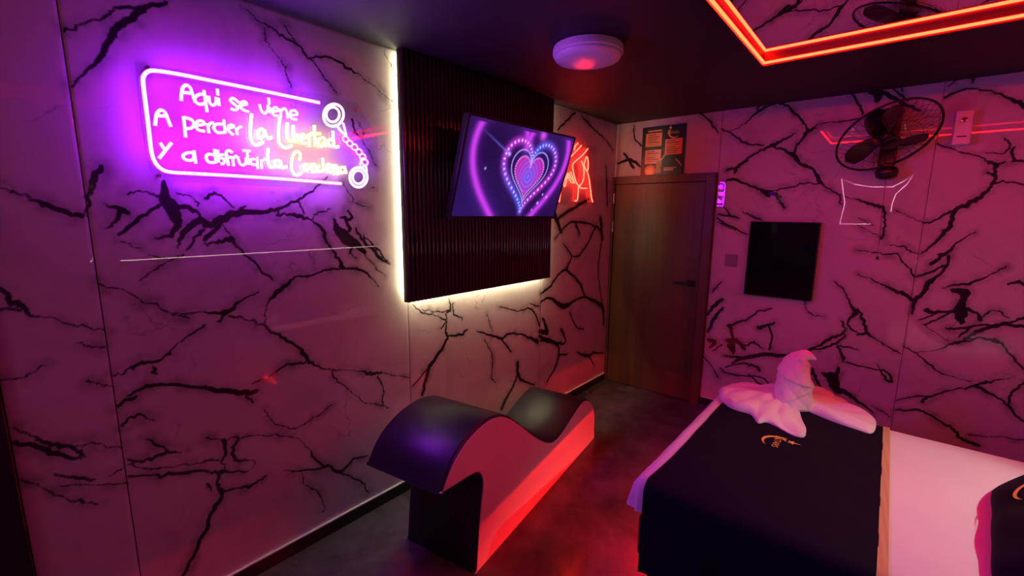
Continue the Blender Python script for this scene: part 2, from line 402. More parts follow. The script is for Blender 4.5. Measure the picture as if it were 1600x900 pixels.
VD = """1127 202 3 1142 208 3 1164 223 4 1193 227 3|1140 205 2 1163 194 2 1175 182 4 1193 169 5 1211 163 3 1227 164 4 1244 179 5 1259 196 4 1262 203 4|1275 200 3 1262 205 7 1253 217 4 1244 229 4 1241 242 5|1244 208 2 1224 218 5 1208 227 7 1193 233 5 1170 247 4 1151 260 3 1137 264 3|1208 229 4 1226 235 5 1241 244 8 1251 257 5 1266 263 4|1183 172 3 1186 166 3
1169 250 3 1151 262 5 1134 266 3|1151 264 4 1148 270 4|1256 257 5 1271 266 5 1280 283 8 1289 292 3 1310 304 3 1313 314 3 1317 322 2|1136 282 4 1148 281 6 1167 289 4 1188 296 5 1208 302 8 1220 308 4|1205 298 2 1232 293 3 1256 286 3 1280 287 3|1190 298 6 1202 306 7|1215 310 5 1226 325 4|1121 335 3 1142 337 4 1155 341 2|1128 320 2 1142 337 3|1120 340 3 1137 352 4 1169 367 2|1121 347 2 1149 360 2|1161 331 2 1181 341 4 1191 344 2|1310 304 2 1340 311 2
1340 312 3 1353 317 5 1365 320 6 1380 325 6 1383 340 4 1382 357 4 1377 373 5|1400 329 2 1423 340 2 1443 347 3 1453 347 4 1473 337 4 1493 327 8 1520 315 9 1538 303 7 1555 283 6 1557 260 6 1570 253 4|1493 330 8 1483 353 8 1467 373 6 1440 395 3|1390 383 2 1410 385 3 1423 392 3 1437 398 2|1340 352 2 1365 365 2 1377 370 2|1467 398 6 1482 393 6 1503 373 3 1525 363 2|1548 288 4 1570 283 4 1600 289 5|1557 260 4 1540 252 3|1543 270 5 1557 276 5|1340 340 2 1365 352 2
1352 135 13 1372 145 17 1370 158 7|1373 143 9 1395 152 8 1413 163 7 1438 173 5|1395 138 4 1418 157 4|1407 130 3 1409 143 3|1477 152 6 1500 142 5 1515 138 4 1540 141 4 1563 147 4 1587 158 8 1600 168 9|1520 120 6 1520 129 4|1465 225 4 1498 237 3 1523 243 3 1547 252 3 1558 258 4|1570 217 4 1578 227 4 1568 240 3 1540 238 3|1585 230 5 1583 248 5 1600 252 4|1331 146 4 1342 164 5 1348 178 4|1260 211 2 1279 194 2 1322 189 3 1350 183 3|1480 135 1.5 1493 126 1.5
1128 440 2 1114 456 3|1128 468 6 1115 478 7 1106 492 4|1129 481 5 1117 496 6 1106 518 5|1206 482 3 1184 487 3 1168 499 3 1152 504 4 1137 509 5|1140 509 8 1145 527 6 1143 540 14 1146 552 5|1137 532 8 1149 532 8 1163 545 7|1107 531 7 1117 535 7 1109 543 4|1113 549 2 1128 538 3|1132 556 3 1160 559 6 1199 554 8 1231 556 6 1238 552 3|1143 568 3 1159 560 8 1178 557 5|1134 574 3 1156 568 3 1171 570 4 1184 574 5 1187 579 5|1163 542 3 1179 535 4 1192 546 2|1201 510 4 1206 524 4 1202 546 4|1185 512 7 1201 508 5 1210 504 3|1257 470 2 1259 481 2 1268 492 2 1285 495 2|1304 440 3 1321 456 3 1329 476 4 1338 487 9|1338 490 8 1326 501 4 1329 513 4 1340 520 3|1315 502 4 1321 515 5 1312 524 5 1293 531 6 1281 540 4 1262 546 3|1321 524 3 1309 535 5 1287 543 4 1262 548 3|1309 540 4 1317 556 5 1317 565 3|1313 540 3 1340 546 3|1098 557 2 1110 568 2 1122 590 2|1124 575 2 1140 585 3 1190 590 3 1203 610 5|1270 576 5 1274 591 6 1289 619 3|1285 583 5 1302 591 20 1306 608 15 1323 614 9 1340 627 6 1365 646 3|1310 575 6 1304 590 8|1361 633 2 1390 652 2|1323 566 4 1354 574 3 1380 579 4 1394 595 4|1170 585 3 1188 600 4 1203 612 4
1340 428 2 1373 442 3 1395 452 6 1412 460 8 1425 468 7|1403 397 3 1415 413 4 1430 433 4|1340 391 2 1373 396 3 1403 397 3|1483 392 4 1470 402 6 1455 412 8|1482 400 6 1478 420 5 1463 432 6 1450 443 10 1443 457 8 1430 470 8 1424 490 3|1430 433 3 1448 427 5 1470 417 4 1482 412 3|1473 450 2 1490 445 4 1520 442 6 1547 430 3 1572 417 3|1488 453 8 1507 457 17 1503 470 10 1500 487 22 1502 505 7|1512 483 8 1527 490 5 1532 500 8|1533 497 3 1545 487 3 1562 487 3 1577 497 2|1447 485 9 1460 488 8 1488 485 3|1435 500 2 1457 493 4|1443 507 3 1467 497 4 1490 487 4|1478 513 3 1500 513 5 1527 508 5 1557 507 5 1590 500 5 1600 496 5|1498 527 4 1515 512 5|1507 528 5 1532 517 8 1565 508 6 1600 510 8|1483 537 3 1507 533 4 1530 528 4 1553 532 6 1568 538 4|1447 510 1.5 1482 533 1.5|1340 483 4 1348 497 5 1355 518 6 1368 530 3 1383 538 2|1340 523 5 1355 521 5|1575 445 4 1590 440 6 1600 446 6
1366 530 2 1393 545 3 1408 553 2|1412 541 3 1433 553 3 1453 570 4 1470 583 3 1516 596 2|1433 551 1.5 1469 545 2 1487 538 4 1521 530 4|1538 530 5 1561 534 4 1586 562 5 1600 577 5|1400 626 2 1431 619 3 1452 619 4 1482 611 3 1510 606 4 1525 602 6 1548 596 4 1578 591 2|1440 628 6 1452 619 4|1525 604 7 1540 611 6 1563 624 4 1580 638 5 1591 653 5 1600 657 4|1600 598 4 1582 613 5 1576 630 4 1582 642 4|1399 641 2 1423 640 5 1442 643 5 1469 659 4 1491 672 5 1501 685 7 1529 696 7|1510 679 2 1600 687 2|1370 570 2 1385 593 5 1395 597 3
1093 176 2 1108 188 4 1122 208 3|991 195 2 992 217 3 1003 228 3|965 255 3 985 250 6 1003 262 3|975 240 4 990 262 5"""
def parse(txt):
    out = []
    for line in txt.split('\n'):
        for s in line.split('|'):
            n = [float(x) for x in s.split()]
            if len(n) >= 6: out.append(np.array(n).reshape(-1, 3))
    return out
def to_plane(poly, ax):
    """image vein -> (u, z, halfwidth) on a wall"""
    res = []
    for x, y, wd in poly:
        f = (lambda a, b: onp(a, b, ax, 0.0 if ax == 0 else YD))
        o = f(x, y); dx = f(x+1, y)-o; dy = f(x, y+1)-o
        k = 1 if ax == 0 else 0
        det = abs(dx[k]*dy[2]-dx[2]*dy[k])
        res.append((o[k], o[2], max(0.0030, 0.42*wd*math.sqrt(det))))
    return np.array(res)
def smooth_poly(p):
    q = np.array(catmull(list(p), 5)); q[:, 2] = np.maximum(q[:, 2], 0.0028)
    j = rng.normal(size=(len(q), 2))*0.0035; q[1:-1, :2] += j[1:-1]
    return q
VEINS = {0: [smooth_poly(to_plane(p, 0)) for p in parse(VL)], 1: [smooth_poly(to_plane(p, 1)) for p in parse(VD)]}
# slabs repeat the same print: the seen veins of one slab continue in the unseen ones only through the secondary network

def vein_field(U, Z, veins):
    F = np.full(U.shape, -0.06)
    for q in veins:
        m = 0.07
        sel = np.where((U > q[:, 0].min()-m) & (U < q[:, 0].max()+m) & (Z > q[:, 1].min()-m) & (Z < q[:, 1].max()+m))[0]
        if len(sel) == 0: continue
        u = U[sel]; z = Z[sel]; best = np.full(len(sel), -0.06)
        for a, b in zip(q[:-1], q[1:]):
            dx, dz = b[0]-a[0], b[1]-a[1]; L2 = dx*dx+dz*dz+1e-12
            t = np.clip(((u-a[0])*dx+(z-a[1])*dz)/L2, 0, 1)
            d = np.hypot(u-a[0]-t*dx, z-a[1]-t*dz)
            best = np.maximum(best, a[2]+(b[2]-a[2])*t-d)
        F[sel] = np.maximum(F[sel], best)
    return F

def slab(name, ax, u0, u1, z0, z1, parent, traced, thick=0.012, side=1, plane=0.0, step=0.0055):
    """one wall slab: front face toward the room, thin sides; ax 0: wall x=plane, ax 1: wall y=plane"""
    if traced:
        nu = max(2, int((u1-u0)/step)+1); nz = max(2, int((z1-z0)/step)+1)
    else: nu = nz = 2
    us = np.linspace(u0, u1, nu); zs = np.linspace(z0, z1, nz)
    UU, ZZ = np.meshgrid(us, zs, indexing='ij'); U = UU.ravel(); Z = ZZ.ravel()
    e = 0.0014   # chamfered edge
    inner_shift = np.where((U <= u0+1e-9) | (U >= u1-1e-9) | (Z <= z0+1e-9) | (Z >= z1-1e-9), -e, 0.0)*side
    P = np.zeros((len(U), 3)); k = 1 if ax == 0 else 0
    P[:, ax] = plane + inner_shift; P[:, k] = U; P[:, 2] = Z
    idx = np.arange(nu*nz).reshape(nu, nz)
    a, b, c, d = idx[:-1, :-1].ravel(), idx[1:, :-1].ravel(), idx[1:, 1:].ravel(), idx[:-1, 1:].ravel()
    flip = (ax == 0 and side > 0) or (ax == 1 and side < 0)
    Q = np.stack([a, b, c, d], 1) if (ax == 0) == (side > 0) else np.stack([d, c, b, a], 1)
    n0 = len(P)
    back = np.array([[u0, z0], [u1, z0], [u1, z1], [u0, z1]]); B = np.zeros((8, 3))
    for i in range(4):
        B[i, k], B[i, 2], B[i, ax] = back[i, 0], back[i, 1], plane - side*thick
        B[4+i, k], B[4+i, 2], B[4+i, ax] = back[i, 0], back[i, 1], plane - side*e
    S = [[n0+i, n0+(i+1) % 4, n0+4+(i+1) % 4, n0+4+i] for i in range(4)]
    P = np.concatenate([P, B]); Q = np.concatenate([Q, np.array(S)])
    me = bpy.data.meshes.new(name)
    me.vertices.add(len(P)); me.vertices.foreach_set('co', P.ravel())
    me.loops.add(len(Q)*4); me.loops.foreach_set('vertex_index', Q.ravel().astype(np.int32))
    me.polygons.add(len(Q)); me.polygons.foreach_set('loop_start', np.arange(0, len(Q)*4, 4, dtype=np.int32))
    me.update(calc_edges=True); me.validate()
    if traced:
        F = np.concatenate([vein_field(U, Z, VEINS[ax]), np.full(8, -0.06)])
        at = me.attributes.new('vein', 'FLOAT', 'POINT'); at.data.foreach_set('value', F.astype(np.float32))
    me.materials.append(MT['marble'] if traced else MT['marble2'])
    o = bpy.data.objects.new(name, me); col.objects.link(o); o.parent = parent
    return o

# ------------------------------------------------------------------ ROOM
struct('floor', G().box((-0.12, YB-0.12, -0.08), (XR+0.12, YD+0.12, 0.0)), MT['floor'], label='dark polished stone floor')
struct('ceiling', G().box((-0.12, YB-0.12, ZC), (XR+0.12, YD+0.12, ZC+0.08)), MT['ceiling'], label='black painted ceiling')
wl = struct('wall_left', G().box((-0.12, YB-0.12, 0), (-0.012, YD+0.12, ZC)), MT['grout'], label='veined white marble wall behind the neon sign')
wd_ = struct('wall_door', G().box((-0.012, YD+0.012, 0), (XR+0.12, YD+0.12, ZC)), MT['grout'], label='veined white marble wall with the wooden door')
wr = struct('wall_right', G().box((XR+0.012, YB-0.12, 0), (XR+0.12, YD+0.012, ZC)), MT['grout'], label='veined marble wall behind the bed head')
wb = struct('wall_back', G().box((-0.012, YB-0.12, 0), (XR+0.012, YB-0.012, ZC)), MT['grout'], label='veined marble wall behind the viewer')
J = 0.0015
ys = [-0.012, 0.243, 1.517, 2.787, YD]
for a, b in zip(ys[:-1], ys[1:]):
    slab('tile', 0, a+J, b-J, 0.0, ZC, wl, True)
slab('tile', 0, YB, -1.0-J, 0.0, ZC, wl, False)
slab('tile', 0, -1.0+J, -0.012-J, 2.06, ZC, wl, False)
slab('tile', 1, 0.0, 0.92-J, 1.972, ZC, wd_, True, side=-1, plane=YD)
slab('tile', 1, 0.92+J, 2.195-J, 0.0, ZC, wd_, True, side=-1, plane=YD)
slab('tile', 1, 2.195+J, XR, 0.0, ZC, wd_, True, side=-1, plane=YD)
for a, b in ((YB, 0.02), (0.02, 1.29), (1.29, 2.56), (2.56, YD)):
    slab('tile', 0, a+J, b-J, 0.0, ZC, wr, False, side=-1, plane=XR)
for a, b in ((0.0, 0.9), (0.9, 2.17), (2.17, XR)):
    slab('tile', 1, a+J, b-J, 0.0, ZC, wb, False, side=1, plane=YB)
# skirting on the seen walls
def skirting(name, a, b):
    o = struct(name, G().box(a, b), MT['skirting'], label='low black skirting with the highlight on its top trim coloured pale')
    return o
sk = skirting('baseboard_left', (0.0, -0.012, 0.0), (0.013, YD-0.001, 0.066))
part('trim_highlight', G().box((0.0, -0.012, 0.066), (0.0135, YD-0.001, 0.071)), MT['white'], sk)  # trim coloured white to paint in the highlight along the skirting top
sk = skirting('baseboard_door', (0.925, YD-0.013, 0.0), (XR-0.001, YD, 0.066))
part('trim_highlight', G().box((0.925, YD-0.0135, 0.066), (XR-0.001, YD, 0.071)), MT['white'], sk)

# entrance door
dl = (0.46, YD, 0.0)
door = bpy.data.objects.new('door_1', None); col.objects.link(door); door.location = dl
tag(door, 'closed brown wooden door in its frame', None, None, 'structure')
DX0, DX1, DZ = 0.030, 0.842, 1.905
part('door_leaf', G().box((DX0, YD-0.030, 0.006), (DX1, YD+0.01, DZ)), MT['door'], door, bev=0.003)
part('door_frame', G().box((0.001, YD-0.042, 0.0), (DX0-0.003, YD+0.01, DZ+0.07)), MT['frame'], door, bev=0.003)
part('door_frame', G().box((DX1+0.003, YD-0.042, 0.0), (0.918, YD+0.01, DZ+0.07)), MT['frame'], door, bev=0.003)
part('door_frame', G().box((DX0-0.003, YD-0.042, DZ+0.003), (DX1+0.003, YD+0.01, DZ+0.07)), MT['frame'], door, bev=0.003)
part('door_stop', G().box((DX0-0.003, YD-0.004, 0.0), (DX1+0.003, YD+0.011, DZ+0.003)), MT['darkframe'], door)
for z in (0.28, 1.52, 1.78):
    part('hinge', G().tube([(DX0-0.002, YD-0.046, z-0.045), (DX0-0.002, YD-0.046, z+0.045)], 0.006, 10), MT['chrome'], door, smooth=False, auto=40)
hz = 1.055
h = part('handle', G().box((0.745, YD-0.038, hz-0.030), (0.815, YD-0.030, hz+0.030)), MT['blackmetal'], door, bev=0.002)
part('lever', G().tube([(0.785, YD-0.036, hz), (0.785, YD-0.080, hz)], 0.010, 12).box((0.650, YD-0.090, hz-0.010), (0.797, YD-0.074, hz+0.010)), MT['blackmetal'], h, bev=0.002)

# dark second door in the left wall, only its edge in view
d2 = bpy.data.objects.new('door_2', None); col.objects.link(d2); d2.location = (0, -0.52, 0)
tag(d2, 'dark doorway edge at the near end of the marble wall', None, None, 'structure')
part('door_leaf', G().box((-0.012, -0.93, 0.005), (0.012, -0.084, 1.98)), MT['darkframe'], d2, bev=0.003)
part('door_frame', G().box((-0.012, -0.082, 0), (0.045, -0.014, 2.055)), MT['darkframe'], d2, bev=0.003)
part('door_frame', G().box((-0.012, -0.998, 0), (0.035, -0.932, 2.055)), MT['darkframe'], d2, bev=0.003)
part('door_frame', G().box((-0.012, -0.930, 1.985), (0.035, -0.084, 2.055)), MT['darkframe'], d2, bev=0.003)

# ------------------------------------------------------------------ CEILING MIRROR WITH RED LED
def ceiling_mirror(x0, x1, y0, y1, label, led='led_r'):
    t = thing('ceiling_mirror', ((x0+x1)/2, (y0+y1)/2, ZC), label, 'mirror')
    part('mirror_pane', G().box((x0, y0, ZC-0.004), (x1, y1, ZC-0.0005)), MT['mirror'], t)
    fwid, zb = 0.014, 2.402
    for a, b in (((x0-fwid, y0-fwid), (x1+fwid, y0)), ((x0-fwid, y1), (x1+fwid, y1+fwid)),
                 ((x0-fwid, y0), (x0, y1)), ((x1, y0), (x1+fwid, y1))):
        part('frame_strip', G().box((a[0], a[1], zb), (b[0], b[1], ZC-0.0004)), MT['darkframe'], t)
    k = 0.008
    for a, b in (((x0, y0), (x1, y0+k)), ((x0, y1-k), (x1, y1)), ((x0, y0+k), (x0+k, y1-k)), ((x1-k, y0+k), (x1, y1-k))):
        part('led_strip', G().box((a[0], a[1], 2.411), (b[0], b[1], 2.421)), MT[led], t)
    return t
MX0, MY1 = 1.436, 2.738
ceiling_mirror(MX0, 3.22, 1.72, MY1, 'ceiling mirror edged with glowing red light above the bed')
ceiling_mirror(1.39, 2.75, -0.35, 0.69, 'second red lit ceiling mirror nearer the viewer, seen only as reflections', 'led_r2')

# round ceiling lamp, switched off
lc = np.array([0.795, 2.05, ZC])
lamp = thing('ceiling_lamp', lc, 'round white flush ceiling lamp, switched off', 'lamp')
part('base_ring', G().lathe([(0.150, 0), (0.168, -0.004), (0.172, -0.018), (0.172, -0.036), (0.166, -0.042), (0.12, -0.042)], lc, n=48), MT['white'], lamp, auto=35, fixn=True)
part('diffuser', G().lathe([(0.166, -0.040), (0.164, -0.052), (0.156, -0.062), (0.14, -0.068), (0.10, -0.073), (0.05, -0.0755), (0.004, -0.076)], lc, n=48), MT['diffuser'], lamp, smooth=True, fixn=True)
sp = G()
for k in range(34):
    a = 2*math.pi*k/34 + rng.uniform(-.05, .05); hh = rng.uniform(-0.034, -0.008)
    c = lc + np.array([math.cos(a)*0.172, math.sin(a)*0.172, hh])
    sp.lathe([(0.0012, -0.0012), (0.0026, 0), (0.0012, 0.0012)], c, n=6)
so = part('sparkle_dots', sp, MT['chrome'], lamp); so['kind'] = 'stuff'

# ------------------------------------------------------------------ SLATTED PANEL
PY0, PY1, PZ0 = 1.468, 2.815, 1.148
panel = thing('slat_panel', (0.0, (PY0+PY1)/2, PZ0), 'dark fluted wall panel with white light glowing from behind its edges', 'wall panel')
part('backing_board', G().box((0.034, PY0, PZ0), (0.054, PY1, ZC-0.002)), MT['slatback'], panel)
part('spacer_frame', G().box((0.0, PY0+0.07, PZ0+0.07), (0.034, PY1-0.07, ZC-0.002)), MT['slatback'], panel)
NS = 46; pitch = (PY1-PY0)/NS
sg = G()
prof = []
for k in range(9):
    a = math.pi*k/8; prof.append((-math.cos(a)*pitch*0.40, 0.004+math.sin(a)*0.012))
prof = [(-pitch*0.40, 0.0)] + prof + [(pitch*0.40, 0.0)]
sg.prism(prof, lambda p: (p[1], p[0], 0.0), lambda p: (p[1], p[0], ZC-0.002-PZ0))
sme = sg.mesh('slat', (0, 0, 0), False, MT['slat'], True)
for i in range(NS):
    o = bpy.data.objects.new('slat', sme); col.objects.link(o); o.parent = panel
    o.location = (0.054, PY0+pitch*(i+0.5)-(PY0+PY1)/2, 0.0)
    if i == 0: autosmooth(o, 50)
part('led_strip', G().box((0.013, PY0+0.022, PZ0+0.045), (0.021, PY0+0.026, ZC-0.012)), MT['led_w2'], panel)
part('led_strip', G().box((0.013, PY0+0.045, PZ0+0.038), (0.021, PY1-0.045, PZ0+0.042)), MT['led_w'], panel)
part('led_strip', G().box((0.013, PY1-0.044, PZ0+0.045), (0.021, PY1-0.040, ZC-0.012)), MT['led_w2'], panel)

# ------------------------------------------------------------------ TELEVISION
W_, H_ = 0.97, 0.563
ctr = np.array([0.268, 2.163, 1.870]); yaw, tilt, roll = -0.026, -0.299, 0.003
nrm = np.array([math.cos(yaw)*math.cos(tilt), math.sin(yaw)*math.cos(tilt), math.sin(tilt)])
rgt = np.cross([0, 0, 1.0], nrm); rgt /= np.linalg.norm(rgt); upv = np.cross(nrm, rgt)
tv = thing('television', (0.07, ctr[1], ctr[2]), 'flat screen television tilted down on the fluted panel showing neon hearts', 'television')
def tvp(u, v, d): return ctr + rgt*u + upv*v + nrm*d
def tvbox(g, u0, u1, v0, v1, d0, d1):
    return g.add([tvp(u0, v0, d0), tvp(u1, v0, d0), tvp(u1, v1, d0), tvp(u0, v1, d0), tvp(u0, v0, d1), tvp(u1, v0, d1), tvp(u1, v1, d1), tvp(u0, v1, d1)],
                 [(3, 2, 1, 0), (4, 5, 6, 7), (0, 1, 5, 4), (1, 2, 6, 5), (2, 3, 7, 6), (3, 0, 4, 7)])
part('casing', tvbox(G(), -W_/2+.002, W_/2-.002, -H_/2+.002, H_/2-.002, -0.045, -0.004), MT['blackplastic'], tv, bev=0.006)
bz = 0.012
for nm_, a in (('bezel', (-W_/2, W_/2, H_/2-bz, H_/2)), ('bezel', (-W_/2, W_/2, -H_/2, -H_/2+bz*1.5)), ('bezel', (-W_/2, -W_/2+bz, -H_/2+bz*1.5, H_/2-bz)), ('bezel', (W_/2-bz, W_/2, -H_/2+bz*1.5, H_/2-bz))):
    part(nm_, tvbox(G(), *a, -0.006, 0.003), MT['blackplastic'], tv)
# screen picture
def srgb(r, g, b):
    f = lambda c: (c/255/12.92) if c/255 <= 0.04045 else ((c/255+0.055)/1.055)**2.4
    return np.array([f(r), f(g), f(b)])
def heart_outline(n=400):
    t = np.linspace(0, 2*np.pi, n, endpoint=False)
    x = 16*np.sin(t)**3/16; y = (13*np.cos(t)-5*np.cos(2*t)-2*np.cos(3*t)-np.cos(4*t))/16
    return np.stack([x, y], 1)
def screen_mesh():
    nx, ny = 300, 172
    sw, sh = W_-2*bz, H_-2.5*bz
    X, Y = np.meshgrid(np.linspace(0, 1, nx), np.linspace(0, 1, ny), indexing='ij'); X = X.ravel(); Y = Y.ravel()
    C = np.tile(srgb(24, 10, 62), (len(X), 1))
    blotch = 0.5+0.5*np.sin(X*5+1)*np.cos(Y*4)
    C += blotch[:, None]*srgb(34, 16, 84)*0.6
    asp = sw/sh
    PX = np.stack([(X-0.60)*asp, Y-0.50], 1)
    HO = heart_outline()
    def dist(sx, sy, oy=0.0, ox=0.0):
        h = HO*np.array([sx, sy]) + np.array([ox, oy])
        d = np.full(len(PX), 9.0); k = np.zeros(len(PX), int)
        for s in range(0, len(PX), 8192):
            D = np.hypot(PX[s:s+8192, None, 0]-h[None, :, 0], PX[s:s+8192, None, 1]-h[None, :, 1])
            k[s:s+8192] = D.argmin(1); d[s:s+8192] = D.min(1)
        return d, k
    def inside(sx, sy, oy=0.0):
        h = HO*np.array([sx, sy]) + np.array([0, oy]); c = np.zeros(len(PX), bool); n = len(h)
        for i in range(0, n, 4):
            a, b = h[i], h[(i+4) % n]
            cond = ((a[1] > PX[:, 1]) != (b[1] > PX[:, 1]))
            xx = (b[0]-a[0])*(PX[:, 1]-a[1])/(b[1]-a[1]+1e-12)+a[0]
            c ^= cond & (PX[:, 0] < xx)
        return c
    # outer big sweeping arcs (a heart larger than the screen)
    d, k = dist(0.80, 0.95, 0.0, -0.14)
    a = np.exp(-(d/0.040)**2)*(PX[:, 1] < 0.47)
    C = C*(1-a[:, None])+a[:, None]*srgb(190, 55, 215)
    g = np.exp(-(d/0.10)**2)*0.35
    C += g[:, None]*srgb(90, 30, 150)
    # bead heart
    d, k = dist(0.46, 0.445, 0.035)
    g = np.exp(-(d/0.042)**2)
    t = k/400.0
    hue = (0.5+0.5*np.sin(t*2*np.pi*2+0.6))[:, None]
    C = C*(1-0.85*g[:, None])+0.85*g[:, None]*(hue*srgb(80, 90, 245)+(1-hue)*srgb(190, 50, 210))
    bead = np.exp(-(d/0.013)**2)*np.clip(np.cos(t*2*np.pi*60), 0, 1)
    C += bead[:, None]*srgb(215, 225, 255)*0.9
    # thin heart line
    d, k = dist(0.325, 0.34, 0.02)
    g = np.exp(-(d/0.0075)**2)
    C = C*(1-g[:, None])+g[:, None]*srgb(170, 150, 250)
    # inner filled heart
    ins = inside(0.255, 0.275, 0.0)
    rr = np.hypot(PX[:, 0]/0.24, (PX[:, 1]+0.02)/0.26)
    fill = np.clip(1-rr, 0, 1)[:, None]
    rings = 0.85+0.15*np.sin(rr*30)
    C[ins] = ((1-fill)*srgb(190, 45, 185)+fill*srgb(120, 95, 250))[ins]*rings[ins, None]
    d, k = dist(0.255, 0.275, 0.0)
    g = np.exp(-(d/0.010)**2)*(0.5+0.5*np.cos(k/400*2*np.pi*70))
    C += g[:, None]*srgb(240, 170, 255)*0.7
    # ray from the top left, small sparks, soft spot on the top edge
    pa, pb = np.array([-0.90, 0.42]), np.array([-0.40, 0.20]); dd = pb-pa
    tt = np.clip(((PX-pa)@dd)/(dd@dd), 0, 1); dl_ = np.hypot(*(PX-pa-tt[:, None]*dd).T)
    C += (np.exp(-(dl_/0.012)**2)*0.5*tt)[:, None]*srgb(120, 110, 240)
    for sx, sy, sr, scol in ((-0.40, 0.20, .020, (170, 170, 255)), (0.10, 0.46, .05, (200, 70, 220)), (0.30, -0.33, .015, (190, 180, 255)), (0.22, -0.42, .012, (150, 140, 240)), (0.45, -0.25, .012, (160, 170, 255)), (-0.72, 0.02, .012, (170, 160, 250)), (0.36, -0.22, .010, (200, 200, 255))):
        C += np.exp(-((PX[:, 0]-sx)**2+(PX[:, 1]-sy)**2)/sr**2)[:, None]*srgb(*scol)
    me = bpy.data.meshes.new('screen')
    off = np.array(origin(tv))
    Pp = ctr[None, :]-off+rgt[None, :]*((X-0.5)*sw)[:, None]+upv[None, :]*((Y-0.5)*sh+bz*0.25)[:, None]+nrm[None, :]*0.0005
    idx = np.arange(nx*ny).reshape(nx, ny)
    Q = np.stack([idx[:-1, :-1].ravel(), idx[1:, :-1].ravel(), idx[1:, 1:].ravel(), idx[:-1, 1:].ravel()], 1)
    me.vertices.add(len(Pp)); me.vertices.foreach_set('co', Pp.ravel())
    me.loops.add(len(Q)*4); me.loops.foreach_set('vertex_index', Q.ravel().astype(np.int32))
    me.polygons.add(len(Q)); me.polygons.foreach_set('loop_start', np.arange(0, len(Q)*4, 4, dtype=np.int32))
    me.update(calc_edges=True)
    at = me.attributes.new('col', 'FLOAT_COLOR', 'POINT')
    at.data.foreach_set('color', np.concatenate([np.clip(C, 0, 1.5), np.ones((len(C), 1))], 1).astype(np.float32).ravel())
    me.materials.append(MT['screen'])
    o = bpy.data.objects.new('screen', me); col.objects.link(o); o.parent = tv
    o['label'] = 'lit screen with glowing purple hearts'
screen_mesh()
mp_ = part('mount_plate', G().box((0.06994, ctr[1]-0.24, ctr[2]-0.17), (0.085, ctr[1]+0.10, ctr[2]+0.17)), MT['blackmetal'], tv, bev=0.002)
bk = tvp(0, 0, -0.05)
part('mount_arm', G().tube([(0.08, ctr[1]-0.08, ctr[2]), (0.15, ctr[1]-0.12, ctr[2]), bk], 0.018, 10), MT['blackmetal'], mp_)
part('rear_bracket', tvbox(G(), -0.20, 0.20, -0.12, 0.12, -0.058, -0.045), MT['blackmetal'], tv)

def flex(o, thr=0.0, ax=0, sgn=1):
    # neon flex: opaque silicone base on the wall side, light leaves the front
    me = o.data; me.materials.append(MT['flexbase'])
    for p in me.polygons:
        if p.normal[ax]*sgn < thr: p.material_index = 1
    return o

# ------------------------------------------------------------------ NEON SIGN WITH LETTERING
SX = 0.034
sign = thing('neon_sign', (0.0, 0.86, 1.74), 'violet neon sign with Spanish lettering and linked handcuffs', 'neon sign')
def S(px, py): return onwall(px, py, SX)
def strokes(g, lst, r, n=6, sub=4):
    for s in lst:
        closed = False
        pts = [tuple(p) for p in s]
        if len(pts) > 3 and pts[0] == pts[-1]: closed = True; pts = pts[:-1]
        P2 = catmull(pts, sub, closed) if len(pts) > 2 else [np.array(p, float) for p in pts]
        g.tube([S(*p) for p in P2], r, n, closed)
    return g
part('acrylic_board', G().prism(
    [(S(*p)[1], S(*p)[2]) for p in [(212, 95), (500, 146), (560, 160), (592, 215), (594, 300), (262, 283), (236, 268), (222, 200)]][::-1],
    lambda p: (0.018, p[0], p[1]), lambda p: (0.022, p[0], p[1])), MT['acrylic'], sign, fixn=True)
for px, py in ((232, 104), (560, 170), (585, 293), (250, 274)):
    q = S(px, py)
    part('standoff', G().tube([(0.0, q[1], q[2]), (0.026, q[1], q[2])], 0.006, 10), MT['chrome'], sign, auto=40)
TR = 0.0056
flex(part('border_tube', strokes(G(), [[(499, 160.5), (420, 144), (330, 126), (280, 116), (243, 110.5), (231, 112), (224.5, 119), (223.5, 128), (226, 150), (231, 190), (235, 225), (238, 243), (244, 256), (254, 265), (268, 269), (300, 271), (380, 275.5), (460, 281), (533, 287)]], TR+0.0006, 10, 6), MT['neon'], sign, smooth=True))
